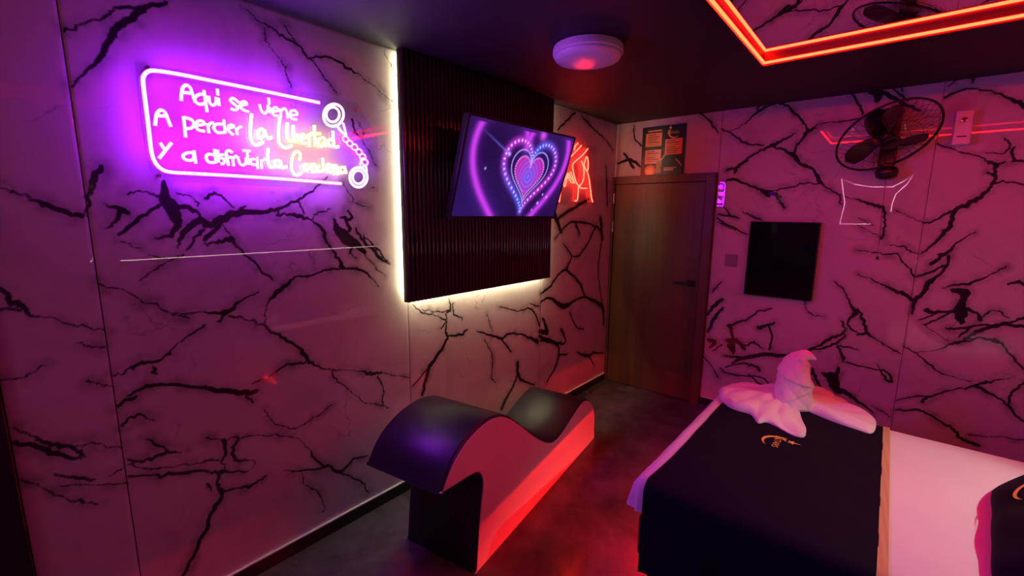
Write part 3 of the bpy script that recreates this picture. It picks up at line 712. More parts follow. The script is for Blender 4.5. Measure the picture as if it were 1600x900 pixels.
VIO = [
 [[(283,158),(284.5,140),(290,133),(297,137),(301,148),(305,160)],[(284.5,144),(300,146)]],
 [[(321,150),(314,147),(305.5,151),(305,158),(312,163),(321,160),(321,150)],[(318.5,141),(323.5,175)]],
 [[(326,150),(328,161),(333,164.5),(337,161),(338,152)]],
 [[(339.5,139),(340.5,149)],[(341,153),(342.5,166)]],
 [[(373,160),(364,153.5),(360,157),(366,163),(371.5,168),(367,172),(359.5,169)]],
 [[(375,164.5),(385,163),(383,159),(378,159.5),(375,165),(379,171),(389,175)]],
 [[(405,163),(409,174),(414,177),(418,172),(419,164)]],
 [[(419.5,153),(420.5,163)],[(421,167),(422,177)]],
 [[(425,174.5),(434,173),(432,168),(427.5,169),(425,174),(428,180),(435,181)]],
 [[(438,170),(439,184)],[(439,173),(444.5,169.5),(448,175),(449,185)]],
 [[(453,180),(464,179),(461,173),(455,173.5),(453,180),(456,185.5),(464,186.5)]],
 [[(242.5,197),(244.5,179),(251,172),(258,176),(263,188),(267,198)],[(245,180.5),(260,181.5)]],
 [[(286.5,182),(288.5,198),(290,215)],[(286.8,183),(299,187),(303,194),(299,200),(289,201)]],
 [[(306,196),(319,194),(315.5,189),(309,189.5),(306,196.5),(310,203),(320,205)]],
 [[(324,193),(326.5,208)],[(325,197),(329,192.5),(334,192)]],
 [[(347,194),(338,194),(334,200),(340,207),(350,207)],[(349.5,187),(352,209)]],
 [[(357,200.5),(365,198),(362,195),(357.5,197),(357,204),(365,211)]],
 [[(369,200),(371,211)],[(370,201.5),(377,197.5)]],
 [[(250,223),(257,233)],[(268,223),(248,248)]],
 [[(301,239),(292,239),(286,243),(289,249),(299,250.5),(303,245),(301,239)],[(303,235),(306,256)]],
 [[(334,242),(325,241),(322,246),(326,253),(335.5,254)],[(335,233),(337.5,255)]],
 [[(340,234),(341.5,254)]],
 [[(350,242),(344,242),(344,246),(350,249),(349.5,255),(343.5,256)]],
 [[(363,239),(358,235),(353.5,238),(355,248),(357,259)],[(352,246.5),(362,245.5)]],
 [[(363,244),(365,260)],[(364,247),(370,243)]],
 [[(371,244),(374.5,255),(380,258),(384,254),(384,246)]],
 [[(386,235.5),(388,258)],[(379,235),(391,236)]],
 [[(398,248.5),(392,249.5),(392.5,256),(401,258)],[(401.5,245),(403,264)]],
 [[(408,249),(409,264)],[(408,252.5),(414,248)]],
]
YEL = [
 [[(393,178),(391.5,195),(391,212),(394,222),(400,226.5),(406,225),(411,221.5)]],
 [[(410,202),(403.5,205),(402.5,212),(407,216),(412.5,211),(410,202)],[(413,203),(416,212),(420,216),(424.5,214)]],
 [[(437,184),(435,205),(436,222),(443,230),(450,230),(456,227)]],
 [[(449,192),(447.5,207),(450,218),(455,221)]],
 [[(458,196),(458.5,221)],[(459,214),(464.5,211),(466,219),(459,221)]],
 [[(470,217),(477,215),(474,210),(470,213),(471,222),(478,224)]],
 [[(482,210),(483,229)],[(483,213),(488,207.5)]],
 [[(491,196),(492,228)],[(486,208),(501,209)]],
 [[(505,215),(498,217),(497,224),(502,229),(506.5,222)],[(507,215),(509,229)]],
 [[(519,218),(513.5,219),(513.5,226.5),(519,228)],[(520,205),(522,228),(529,229)]],
 [[(419,232),(418,246),(420,258),(425,262)]],
 [[(436,250.5),(430,252),(430,260),(436,260)],[(438,251),(440,262),(448,260)]],
 [[(468,250),(469,241),(463,237),(457,245),(455,260),(458,270),(464,274),(472,269)]],
 [[(478,256.5),(474.5,260),(476.5,266),(481,265),(481,258.5),(478,256.5)]],
 [[(486,255),(488,270)],[(487,259),(492,257),(494,269)]],
 [[(499,259),(495.5,263),(498.5,268),(503.5,267)],[(504,247),(506,268)]],
 [[(511,263),(517,261),(514,256.5),(511,260),(512.5,268),(517.5,268.5)]],
 [[(520,257),(522,273)],[(521,261),(526,259),(528,273)]],
 [[(536,261),(531.5,263),(532,270),(537,269)],[(538,260),(541,271)]],
]
for L_ in VIO: flex(part('letter', strokes(G(), L_, TR, 10), MT['neon'], sign, smooth=True))
for L_ in YEL: flex(part('letter', strokes(G(), L_, TR*0.95, 10), MT['neon_y'], sign, smooth=True), -0.7)
def ell(cx, cy, rx, ry, n=20, rot=0.0):
    return [(cx+rx*math.cos(a)*math.cos(rot)-ry*math.sin(a)*math.sin(rot), cy+rx*math.cos(a)*math.sin(rot)+ry*math.sin(a)*math.cos(rot)) for a in [2*math.pi*k/n for k in range(n)]]
def ring(cx, cy, rx, ry, r, name, mat, rot=0.0, n=22):
    return flex(part(name, G().tube([S(*p) for p in ell(cx, cy, rx, ry, n, rot)], r, 10, True), mat, sign, smooth=True))
ring(521, 180, 15.5, 17.5, 0.0062, 'cuff_ring', MT['neon_cuff'], 0.3); ring(519.8, 179, 10.3, 11.6, 0.0058, 'cuff_ring', MT['neon_cuff'])
ring(560, 277, 13.8, 15.5, 0.0062, 'cuff_ring', MT['neon_cuff']); ring(560, 276.8, 9.2, 10.4, 0.0058, 'cuff_ring', MT['neon_cuff'])
part('cuff_lock', strokes(G(), [[(527, 197), (533, 205), (540, 211)], [(536, 192), (539, 203), (541, 212)]], 0.0055), MT['neon_cuff'], sign, smooth=True)
part('cuff_lock', strokes(G(), [[(566, 262), (571, 258), (573, 268)], [(563, 259), (564, 250), (568, 247)]], 0.0048), MT['neon_cuff'], sign, smooth=True)
for cx, cy in ((540, 217.5), (546.5, 224), (554, 230), (561, 237.5), (566.5, 245), (570, 253.5)):
    ring(cx, cy, 5.0, 4.3, 0.0036, 'chain_link', MT['neon'], 0.8, 12)

# ------------------------------------------------------------------ RED NEON LINE DRAWING
rs = thing('neon_sign', (0.0, 3.22, 1.72), 'red neon line drawing on the wall between television and door', 'neon sign')
def RZ(x, y): return onwall(860+x/6.925, 200+y/6.925, 0.022)
RED = [[(300,165),(268,195),(262,240)],[(335,190),(280,250),(226,306)],
 [(405,225),(340,300),(250,380),(243,440),(258,520),(280,590),(310,625),(345,590),(362,520),(360,430),(335,355)],
 [(372,430),(365,390),(392,310),(408,370),(405,460)],[(372,430),(400,480),(420,560),(435,680),(445,760),(458,800)],
 [(260,585),(225,545),(195,490),(192,520),(220,580),(262,597)],[(215,475),(235,520),(252,560)],[(188,500),(165,610),(150,632),(150,580),(188,490)],
 [(300,620),(330,650),(395,652)],[(303,625),(300,700),(290,780),(262,787)],[(120,640),(108,710),(95,800)],[(210,330),(170,420),(130,600)]]
for s in RED:
    flex(part('neon_line', G().tube([RZ(*p) for p in (catmull(s, 4) if len(s) > 2 else s)], 0.0046, 10), MT['neon_r'], rs, smooth=True), -0.75)
a_, b_ = RZ(150, 120), RZ(500, 830)
part('acrylic_board', G().box((0.010, a_[1]-0.15, b_[2]-0.01), (0.014, b_[1]-0.02, a_[2])), MT['acrylic'], rs)
for yy, zz in ((b_[1]-0.05, b_[2]+0.02), (b_[1]-0.05, a_[2]-0.03)):
    part('standoff', G().tube([(0.0, yy, zz), (0.018, yy, zz)], 0.005, 8), MT['chrome'], rs)

# ------------------------------------------------------------------ POSTER OVER THE DOOR
def gridmesh(name, X, Y, C, pos, mat, parent):
    nx, ny = X.shape; P = pos(X.ravel(), Y.ravel()) - np.array(origin(parent))
    idx = np.arange(nx*ny).reshape(nx, ny)
    Q = np.stack([idx[:-1, :-1].ravel(), idx[1:, :-1].ravel(), idx[1:, 1:].ravel(), idx[:-1, 1:].ravel()], 1)
    me = bpy.data.meshes.new(name); me.vertices.add(len(P)); me.vertices.foreach_set('co', P.ravel())
    me.loops.add(len(Q)*4); me.loops.foreach_set('vertex_index', Q.ravel().astype(np.int32))
    me.polygons.add(len(Q)); me.polygons.foreach_set('loop_start', np.arange(0, len(Q)*4, 4, dtype=np.int32)); me.update(calc_edges=True)
    at = me.attributes.new('col', 'FLOAT_COLOR', 'POINT'); at.data.foreach_set('color', np.concatenate([C, np.ones((len(C), 1))], 1).astype(np.float32).ravel())
    me.materials.append(mat); o = bpy.data.objects.new(name, me); col.objects.link(o); o.parent = parent
    return o
def text_mesh(body, size, extrude=0.0):
    cu = bpy.data.curves.new('lettering', 'FONT'); cu.body = body; cu.size = size; cu.extrude = extrude; cu.align_x = 'CENTER'; cu.align_y = 'CENTER'; cu.resolution_u = 3
    o = bpy.data.objects.new('lettering_tmp', cu); col.objects.link(o)
    dg = bpy.context.evaluated_depsgraph_get(); me = bpy.data.meshes.new_from_object(o.evaluated_get(dg))
    vs = [tuple(v.co) for v in me.vertices]; fs = [tuple(p.vertices) for p in me.polygons]
    bpy.data.objects.remove(o); bpy.data.curves.remove(cu); bpy.data.meshes.remove(me)
    return vs, fs
def logo_shapes():
    """crescent sweep, star and lettering in a plane: x reading direction, y up; about 1 wide"""
    out = []
    out.append(text_mesh('STARS', 0.34)); 
    v, f = text_mesh('K', 0.62); out.append(([(x-0.50, y+0.06, z) for x, y, z in v], f))
    # crescent swash from the K leg under the word
    A = []; B = []
    for k in range(15):
        t = k/14; ang = math.radians(150+t*170)
        cx, cy, r = 0.0, 0.02, 0.62
        wv = 0.10*math.sin(math.pi*min(1, t*0.85+0.12))
        x, y = cx+r*0.95*math.cos(ang), cy+r*0.86*math.sin(ang)
        nx_, ny_ = math.cos(ang), math.sin(ang)
        A.append((x-nx_*wv, y-ny_*wv, 0)); B.append((x+nx_*wv*0.4, y+ny_*wv*0.4, 0))
    out.append((A+B, [(i, i+1, 15+i+1, 15+i) for i in range(14)]))
    st = []
    for k in range(10):
        a = math.pi/2+k*math.pi/5; r = 0.20 if k % 2 == 0 else 0.08
        if k == 0: r = 0.36
        st.append((-0.42+r*math.cos(a), 0.50+r*math.sin(a), 0))
    out.append((st, [tuple(range(10))]))
    return out
LOGO = logo_shapes()
def logo(parent, c, xd, yd, nd_, size, mat, thick=0.0008, name='logo'):
    g = G(); c = np.array(c, float); xd = np.array(xd, float); yd = np.array(yd, float); n_ = np.array(nd_, float)
    for vs, fs in LOGO:
        g.add([c+xd*x*size+yd*y*size+n_*thick for x, y, z in vs], fs)
    return part(name, g, mat, parent)

poster = thing('menu_poster', (0.45, YD, 1.98), 'black and orange printed menu board standing on the door frame', 'poster')
PX0, PX1, PZ0_, PZ1_ = 0.262, 0.642, 1.978, 2.388
part('board', G().box((PX0, YD-0.012, PZ0_), (PX1, YD-0.0005, PZ1_)), MT['blackplastic'], poster)
nx, ny = 96, 104
X, Y = np.meshgrid(np.linspace(0, 1, nx), np.linspace(0, 1, ny), indexing='ij'); x = X.ravel(); y = Y.ravel()
C = np.tile(np.array([0.006, 0.005, 0.006]), (len(x), 1))
def blk(x0, x1, y0, y1, c1, c2, lines):
    s = (x > x0) & (x < x1) & (y > y0) & (y < y1); u = ((x-x0)/(x1-x0))[:, None]
    cc = np.array(c1)*(1-u)+np.array(c2)*u
    C[s] = cc[s]
    for i in range(lines):
        yy = y1-(y1-y0)*(i+0.9)/(lines+0.9); ln = (x > x0+(x1-x0)*0.12) & (x < x0+(x1-x0)*(0.62+0.3*((i*37) % 10)/10)) & (abs(y-yy) < 0.009)
        C[ln & s] = C[ln & s]*0.25
blk(0.08, 0.47, 0.60, 0.88, (0.85, 0.30, 0.10), (0.95, 0.50, 0.22), 6)
blk(0.08, 0.47, 0.24, 0.53, (0.75, 0.18, 0.10), (1.0, 0.80, 0.42), 6)
blk(0.55, 0.95, 0.40, 0.72, (0.95, 0.50, 0.20), (0.85, 0.25, 0.10), 7)
blk(0.55, 0.78, 0.07, 0.11, (0.7, 0.6, 0.6), (0.6, 0.5, 0.5), 0)
blk(0.55, 0.85, 0.12, 0.145, (0.8, 0.7, 0.7), (0.6, 0.5, 0.5), 0)
blk(0.12, 0.46, 0.91, 0.94, (0.75, 0.5, 0.12), (0.85, 0.65, 0.2), 0)
s = ((x-0.22)/0.13)**2+((y-0.09)/0.12)**2 < 1; C[s] = np.array([0.85, 0.30, 0.06])
s = ((x-0.22)/0.08)**2+((y-0.08)/0.07)**2 < 1; C[s] = np.array([1.0, 0.55, 0.16])
s = (abs(x-0.42-0.06*(y-0.1)) < 0.06) & (y < 0.30) & (y > 0.03); C[s] = np.array([0.45, 0.42, 0.16])
s = abs((y-0.33)-(x-0.50)*1.1) < 0.02; s &= (x > 0.44) & (x < 0.60); C[s] = np.array([0.95, 0.85, 0.55])
s = abs((y-0.25)+(x-0.88)*1.0) < 0.02; s &= (x > 0.82) & (x < 0.96); C[s] = np.array([0.6, 0.35, 0.3])
gridmesh('printed_face', X, Y, C, lambda a, b: np.stack([PX0+0.004+a*(PX1-PX0-0.008), np.full_like(a, YD-0.0126), PZ0_+0.004+b*(PZ1_-PZ0_-0.008)], 1), MT['print'], poster)
logo(poster, (PX0+0.285, YD-0.0126, PZ0_+0.345), (1, 0, 0), (0, 0, 1), (0, -1, 0), 0.085, MT['gold'], 0.0006, 'emblem')

# ------------------------------------------------------------------ BLACK WALL CABINET, SWITCH, DISPENSER
cab = thing('wall_box', (1.42, YD, 1.02), 'square glossy black box mounted on the marble wall beside the door', 'wall box')
part('casing', G().box((1.200, YD-0.045, 1.018), (1.655, YD-0.0005, 1.590)), MT['blackplastic'], cab, bev=0.004)
part('glass_front', G().box((1.206, YD-0.050, 1.024), (1.649, YD-0.0452, 1.584)), MT['glossblack'], cab, bev=0.002)
sw = thing('wall_switch', (1.076, YD, 1.225), 'small grey switch plate between the door and the black box', 'switch')
part('plate', G().box((1.030, YD-0.009, 1.226), (1.122, YD-0.0005, 1.322)), MT['greyplastic'], sw, bev=0.003)
part('rocker', G().box((1.048, YD-0.012, 1.244), (1.104, YD-0.009, 1.304)), MT['greyplastic'], sw, bev=0.002)
dp = thing('air_freshener', (2.30, YD, 2.06), 'white air freshener dispenser on the wall right of the fan', 'dispenser')
dx0, dx1, dz0, dz1 = 2.262, 2.340, 2.065, 2.262
body = G().prism([(dx0-0.002, dz0), (dx1+0.002, dz0), (dx1, dz1), (dx0, dz1)], lambda p: (p[0], YD-0.0005, p[1]), lambda p: (p[0], YD-0.062, p[1]))
part('casing', body, MT['white'], dp, bev=0.008, fixn=True)
part('button', G().lathe([(0.015, 0), (0.015, 0.004), (0.011, 0.005)], (2.301, YD-0.062, 2.205), (0, -1, 0), 20), MT['chrome'], dp, auto=40, fixn=True)
part('lens', G().lathe([(0.009, 0), (0.009, 0.002)], (2.301, YD-0.0668, 2.205), (0, -1, 0), 16), MT['darkframe'], dp, fixn=True)
part('slot', G().box((2.280, YD-0.0632, 2.108), (2.322, YD-0.0615, 2.115)), MT['darkframe'], dp)

# ------------------------------------------------------------------ WALL FAN
fan = thing('wall_fan', (1.965, YD, 1.90), 'black wall fan tilted down over the bed with a hanging pull cord', 'fan')
fc = np.array([1.960, 3.66, 2.117]); fn = np.array([0.39, -0.553, -0.734]); fn /= np.linalg.norm(fn)
fu = np.cross([0, 0, 1.0], fn); fu /= np.linalg.norm(fu); fv = np.cross(fn, fu); FR = 0.263
def FP(a, r, h): return fc + r*(math.cos(a)*fu+math.sin(a)*fv) + fn*h
part('guard_ring', G().tube([FP(2*math.pi*k/64, FR, 0) for k in range(64)], 0.0065, 8, True), MT['grille'], fan, smooth=True)
for k in range(40):
    a = 2*math.pi*k/40
    part('guard_wire', G().tube([FP(a, FR, 0), FP(a+.03, FR*0.8, 0.045), FP(a+.06, FR*0.4, 0.055), FP(a+.08, 0.045, 0.055)], 0.0009, 4), MT['grille'], fan)
for k in range(24):
    a = 2*math.pi*k/24
    part('guard_wire', G().tube([FP(a, FR, 0), FP(a, FR*0.8, -0.05), FP(a, 0.06, -0.06)], 0.0010, 4), MT['grille'], fan)
for rr_, hh in ((0.155, 0.052), (0.095, 0.055)):
    part('guard_hoop', G().tube([FP(2*math.pi*k/40, rr_, hh) for k in range(40)], 0.0012, 5, True), MT['grille'], fan)
part('guard_cap', G().lathe([(0.050, 0.0), (0.050, 0.006), (0.044, 0.010)], fc+fn*0.053, fn, 28), MT['blackplastic'], fan, auto=40, fixn=True)
for k in range(3):
    g = G(); a0 = math.radians(100)+k*2*math.pi/3; vs = []; n1, n2 = 9, 7
    for i in range(n1):
        t = i/(n1-1); r = 0.035+t*(0.205)
        wdt = 0.35+0.55*math.sin(math.pi*min(1, 0.15+t*0.7))
        for j in range(n2):
            s_ = j/(n2-1)-0.5
            a = a0 + s_*wdt*(0.9 if t < .8 else 0.8) + 0.25*t
            vs.append(FP(a, r*(1-0.10*abs(s_)*2*t), 0.045*s_*(1.2-t*0.5)))
    fs = [(i*n2+j, (i+1)*n2+j, (i+1)*n2+j+1, i*n2+j+1) for i in range(n1-1) for j in range(n2-1)]
    g.add(vs, fs); o = part('blade', g, MT['blade'], fan, smooth=True)
    m = o.modifiers.new('solid', 'SOLIDIFY'); m.thickness = 0.0025
part('hub', G().lathe([(0.036, -0.03), (0.038, 0.0), (0.034, 0.022), (0.018, 0.032)], fc, fn, 24), MT['blackplastic'], fan, smooth=True, fixn=True)
part('motor_housing', G().lathe([(0.030, -0.205), (0.058, -0.195), (0.070, -0.16), (0.072, -0.10), (0.064, -0.065), (0.05, -0.06)], fc, fn, 28), MT['blackplastic'], fan, auto=50, fixn=True)
mb_ = fc-fn*0.15
br = part('wall_bracket', G().box((1.925, YD-0.035, 1.96), (2.015, YD-0.0005, 2.33)), MT['blackplastic'], fan, bev=0.012)
part('support_arm', G().tube([(1.97, YD-0.03, 2.27), (1.965, YD-0.05, 2.25), tuple(mb_)], 0.024, 12), MT['blackplastic'], fan, smooth=True)
part('control_knob', G().lathe([(0.03, -0.05), (0.055, -0.035), (0.062, -0.005), (0.055, 0.02), (0.03, 0.035)], (1.978, YD-0.085, 1.922), (0, 0, 1), 24), MT['blackplastic'], fan, smooth=True, fixn=True)
part('lower_arm', G().box((1.950, YD-0.10, 1.93), (2.005, YD-0.01, 1.975)), MT['blackplastic'], fan, bev=0.008)
pc = part('pull_cord', G().tube([(1.978, YD-0.10, 1.90), (1.984, YD-0.09, 1.65), (1.993, YD-0.08, 1.372)], 0.0013, 5), MT['blackplastic'], fan)
part('cord_bead', G().lathe([(0.002, 0.012), (0.008, 0.006), (0.0095, 0), (0.008, -0.006), (0.002, -0.010)], (1.993, YD-0.08, 1.362), (0, 0, 1), 14), MT['blackplastic'], pc, smooth=True, fixn=True)

# ------------------------------------------------------------------ CURVED CHAISE
CA = onflat(742, 897); CB = onflat(927, 685); CA[2] = 0; CB[2] = 0
cd = (CB-CA)/np.linalg.norm(CB-CA); cn = np.array([cd[1], -cd[0], 0.0]); CW = 0.425
ch = thing('curved_chaise', CA+cd*0.7-cn*CW/2, 'wavy black chaise lounge with a pale side panel on the stone floor', 'chaise lounge')
top = [(-0.232, 0.528), (-0.191, 0.592), (-0.137, 0.646), (-0.058, 0.688), (0.044, 0.713), (0.150, 0.712), (0.257, 0.676), (0.381, 0.588), (0.519, 0.472), (0.675, 0.356), (0.803, 0.297), (0.938, 0.303), (1.083, 0.346), (1.219, 0.377), (1.323, 0.366), (1.410, 0.312), (1.468, 0.235), (1.490, 0.160), (1.494, 0.08), (1.492, 0.0)]
low = [(0.0, 0.0), (0.010, 0.105), (0.022, 0.205), (0.040, 0.322), (0.055, 0.400), (0.050, 0.450), (0.020, 0.488), (-0.035, 0.503), (-0.118, 0.513)]
P1 = catmull(top[:-1], 6)+[np.array(top[-1])]; P2 = catmull(low, 6)
poly = [tuple(p) for p in P1] + [tuple(p) for p in P2]
def chp(p, off): return CA + cd*p[0] - cn*off + np.array([0, 0, p[1]])
def inset(poly, d):
    n = len(poly); P = np.array(poly); out = []
    area = sum(P[i][0]*P[(i+1) % n][1]-P[(i+1) % n][0]*P[i][1] for i in range(n))
    sgn = 1 if area > 0 else -1
    for i in range(n):
        a, b = P[i-1], P[(i+1) % n]; t = b-a; t = t/(np.linalg.norm(t)+1e-9)
        out.append(P[i]+sgn*d*np.array([-t[1], t[0]]))
    return [tuple(p) for p in out]
def captris(p2):
    # robust triangulation of a concave outline (indices into p2)
    n = len(p2)
    r = delaunay_2d_cdt([Vector(p) for p in p2], [(i, (i+1) % n) for i in range(n)], [], 1, 1e-6)
    mp = {}
    for i, og in enumerate(r[3]):
        if og: mp[i] = og[0]
    return [tuple(mp[i] for i in f) for f in r[2] if all(i in mp for i in f)]
def capprism(p2, fa, fb):
    n = len(p2); T = captris(p2)
    vs = [fa(p) for p in p2]+[fb(p) for p in p2]
    fs = [tuple(f) for f in T]+[tuple(n+i for i in f[::-1]) for f in T]+[(i, (i+1) % n, n+(i+1) % n, n+i) for i in range(n)]
    return G().add(vs, fs)
def bodyprism(poly, o0, o1, rnd=0.012):
    """extruded profile with rounded rims"""
    g = G(); n = len(poly); rings_ = []
    for off, ins in ((o0, rnd), (o0+rnd*0.3, rnd*0.3), (o0+rnd, 0), (o1-rnd, 0), (o1-rnd*0.3, rnd*0.3), (o1, rnd)):
        rings_.append([chp(p, off) for p in (inset(poly, ins) if ins > 0 else poly)])
    vs = [p for r in rings_ for p in r]; fs = []
    for k in range(len(rings_)-1):
        fs += [(k*n+i, k*n+(i+1) % n, (k+1)*n+(i+1) % n, (k+1)*n+i) for i in range(n)]
    T = captris(inset(poly, rnd))
    fs += [tuple(f[::-1]) for f in T]; fs += [tuple((len(rings_)-1)*n+i for i in f) for f in T]
    return g.add(vs, fs)
part('upholstery', bodyprism(poly, 0.004, CW), MT['vinyl'], ch, auto=45, fixn=True)
ip = inset([(p[0], p[1] if p[1] > 1e-4 else -0.010) for p in poly], 0.012)
part('side_panel', capprism(ip, lambda p: chp(p, 0.006), lambda p: chp(p, -0.003)), MT['palevinyl'], ch, fixn=True, label='pale padded side panel')
part('side_panel', capprism(ip, lambda p: chp(p, CW+0.003), lambda p: chp(p, CW-0.002)), MT['palevinyl'], ch, fixn=True)
pip = [chp(p, 0.004) for p in inset(poly, 0.009)]
pip = [np.array((p[0], p[1], max(p[2], 0.004))) for p in pip]
part('welt_seam', G().tube(pip, 0.0035, 5, True), MT['vinyl'], ch, smooth=True)

# ------------------------------------------------------------------ BED
BX0, BX1, BY0, BY1, BZ = 1.318, 3.20, 1.655, 2.965, 0.545
bed = thing('double_bed', ((BX0+BX1)/2, (BY0+BY1)/2, 0), 'low dark double bed with red light glowing underneath', 'bed')
part('bed_box', G().box((BX0+0.03, BY0+0.03, 0.174), (BX1, BY1-0.03, 0.36)), MT['headboard'], bed, bev=0.01)
part('plinth', G().box((BX0+0.20, BY0+0.20, 0.0), (BX1-0.05, BY1-0.20, 0.174)), MT['darkframe'], bed)
part('led_strip', G().box((BX0+0.188, BY0+0.22, 0.1590), (BX0+0.199, BY1-0.22, 0.1625)), MT['led_bed'], bed)
part('led_strip', G().box((BX0+0.22, BY0+0.188, 0.1590), (BX1-0.1, BY0+0.199, 0.1625)), MT['led_bed'], bed)
part('mattress', G().box((BX0+0.025, BY0+0.025, 0.36), (BX1, BY1-0.025, 0.52)), MT['sheet'], bed, bev=0.03)
hb = thing('headboard', (XR-0.03, 2.2, 0), 'dark headboard with a white light strip along its top', 'headboard')
part('board', G().box((XR-0.07, 0.80, 0.0), (XR-0.0005, 3.62, 1.19)), MT['headboard'], hb, bev=0.01)
part('light_strip', G().box((XR-0.0715, 0.80, 1.180), (XR-0.0705, 3.62, 1.187)), MT['led_head'], hb)

# reading lamp on the wall above the headboard, pointing down on the bed
rl = thing('reading_lamp', (XR, 2.30, 1.72), 'small black wall lamp above the headboard shining down on the bed', 'lamp')
part('wall_plate', G().box((XR-0.02, 2.26, 1.72), (XR-0.0005, 2.34, 1.80)), MT['blackmetal'], rl, bev=0.003)
part('arm', G().tube([(XR-0.02, 2.30, 1.76), (XR-0.16, 2.30, 1.80)], 0.008, 10), MT['blackmetal'], rl, smooth=True)
_ld = np.array([-0.50, -0.02, -0.80]); _ld /= np.linalg.norm(_ld); _lc = np.array([XR-0.17, 2.30, 1.80])
part('shade', G().add([], []).lathe([(0.020, -0.04), (0.030, -0.035), (0.046, 0.05), (0.044, 0.05), (0.028, -0.02)], _lc, _ld, 24), MT['blackmetal'], rl, auto=40)
ll = bpy.data.lights.new('reading_bulb', 'SPOT'); ll.energy = READ_W; ll.color = (0.60, 0.86, 0.86); ll.spot_size = math.radians(62); ll.spot_blend = 0.6; ll.shadow_soft_size = 0.02
lo = bpy.data.objects.new('bulb', ll); col.objects.link(lo); lo.parent = rl
_q = Vector(tuple(-_ld)).to_track_quat('Z', 'Y'); lo.rotation_euler = _q.to_euler(); lo.location = tuple(_lc+_ld*0.055-np.array([XR, 2.30, 1.72]))

# draped cover: profile over top with hanging sides
def drape(x0, x1, y0, y1, z, hem_foot, hem_near, hem_far, rad, nx, ny, amp, foot=True, hseg=10, wave=0.012, wk=9.0, seed=0):
    """sheet over a box: returns G with top grid plus hanging near (y0), far (y1) and optionally foot (x0) sides"""
    r2 = np.random.default_rng(seed); ph = r2.uniform(0, 6.28, 8)
    def bump(a, b): return amp*(math.sin(a*5.1+ph[0])*math.cos(b*4.3+ph[1])+0.5*math.sin(a*11+b*7+ph[2]))
    # path across y: hang near, over, hang far
    path = []
    for k in range(hseg+1): path.append(('n', k/hseg))
    yy = list(np.linspace(0, 1, ny))
    g = G(); rows = []
    xs = np.linspace(x0, x1, nx)
    def crossx(xv, fade):
        pts = []
        for k in range(hseg, 0, -1):
            t = k/hseg; dz = (z-rad-hem_near)*t
            pts.append((xv, y0-wave*t*(0.5+0.5*math.sin(xv*wk*6.28+ph[3])), z-rad-dz))
        for k in range(5):
            a = math.pi/2*k/4; pts.append((xv, y0+rad-rad*math.cos(a), z-rad+rad*math.sin(a)))
        for k in range(1, ny-1):
            yv = y0+rad+(y1-y0-2*rad)*k/(ny-1); e = min(1, min(yv-y0, y1-yv)/0.12)
            pts.append((xv, yv, z+bump(xv, yv)*e))
        for k in range(5):
            a = math.pi/2*(1-k/4); pts.append((xv, y1-rad+rad*math.cos(a), z-rad+rad*math.sin(a)))
        for k in range(1, hseg+1):
            t = k/hseg; pts.append((xv, y1+wave*t*(0.5+0.5*math.sin(xv*wk*6.28+ph[4])), z-rad-(z-rad-hem_far)*t))
        return pts
    for xv in xs: rows.append(crossx(xv, 1))
    if foot:
        base = rows[0]; extra = []
        for k in range(1, 5):   # rounded foot edge
            a = math.pi/2*k/4; dx = rad*math.sin(a); dz = rad*(1-math.cos(a))
            extra.append([(p[0]-dx, p[1], p[2]-dz) for p in base])
        last = extra[-1]
        for k in range(1, hseg+1):
            t = k/hseg; drop = (z-rad-hem_foot)*t
            extra.append([(p[0]-wave*1.4*t*(0.5+0.5*math.sin(p[1]*wk*6.28+ph[5])), p[1], p[2]-drop) if y0+rad*0.2 < p[1] < y1-rad*0.2 else (p[0], p[1], max(hem_foot, p[2]-drop)) for p in last])
        rows = extra[::-1]+rows
    m_ = len(rows[0]); vs = [p for r in rows for p in r]
    fs = [(i*m_+j, (i+1)*m_+j, (i+1)*m_+j+1, i*m_+j+1) for i in range(len(rows)-1) for j in range(m_-1)]
    return g.add(vs, fs)
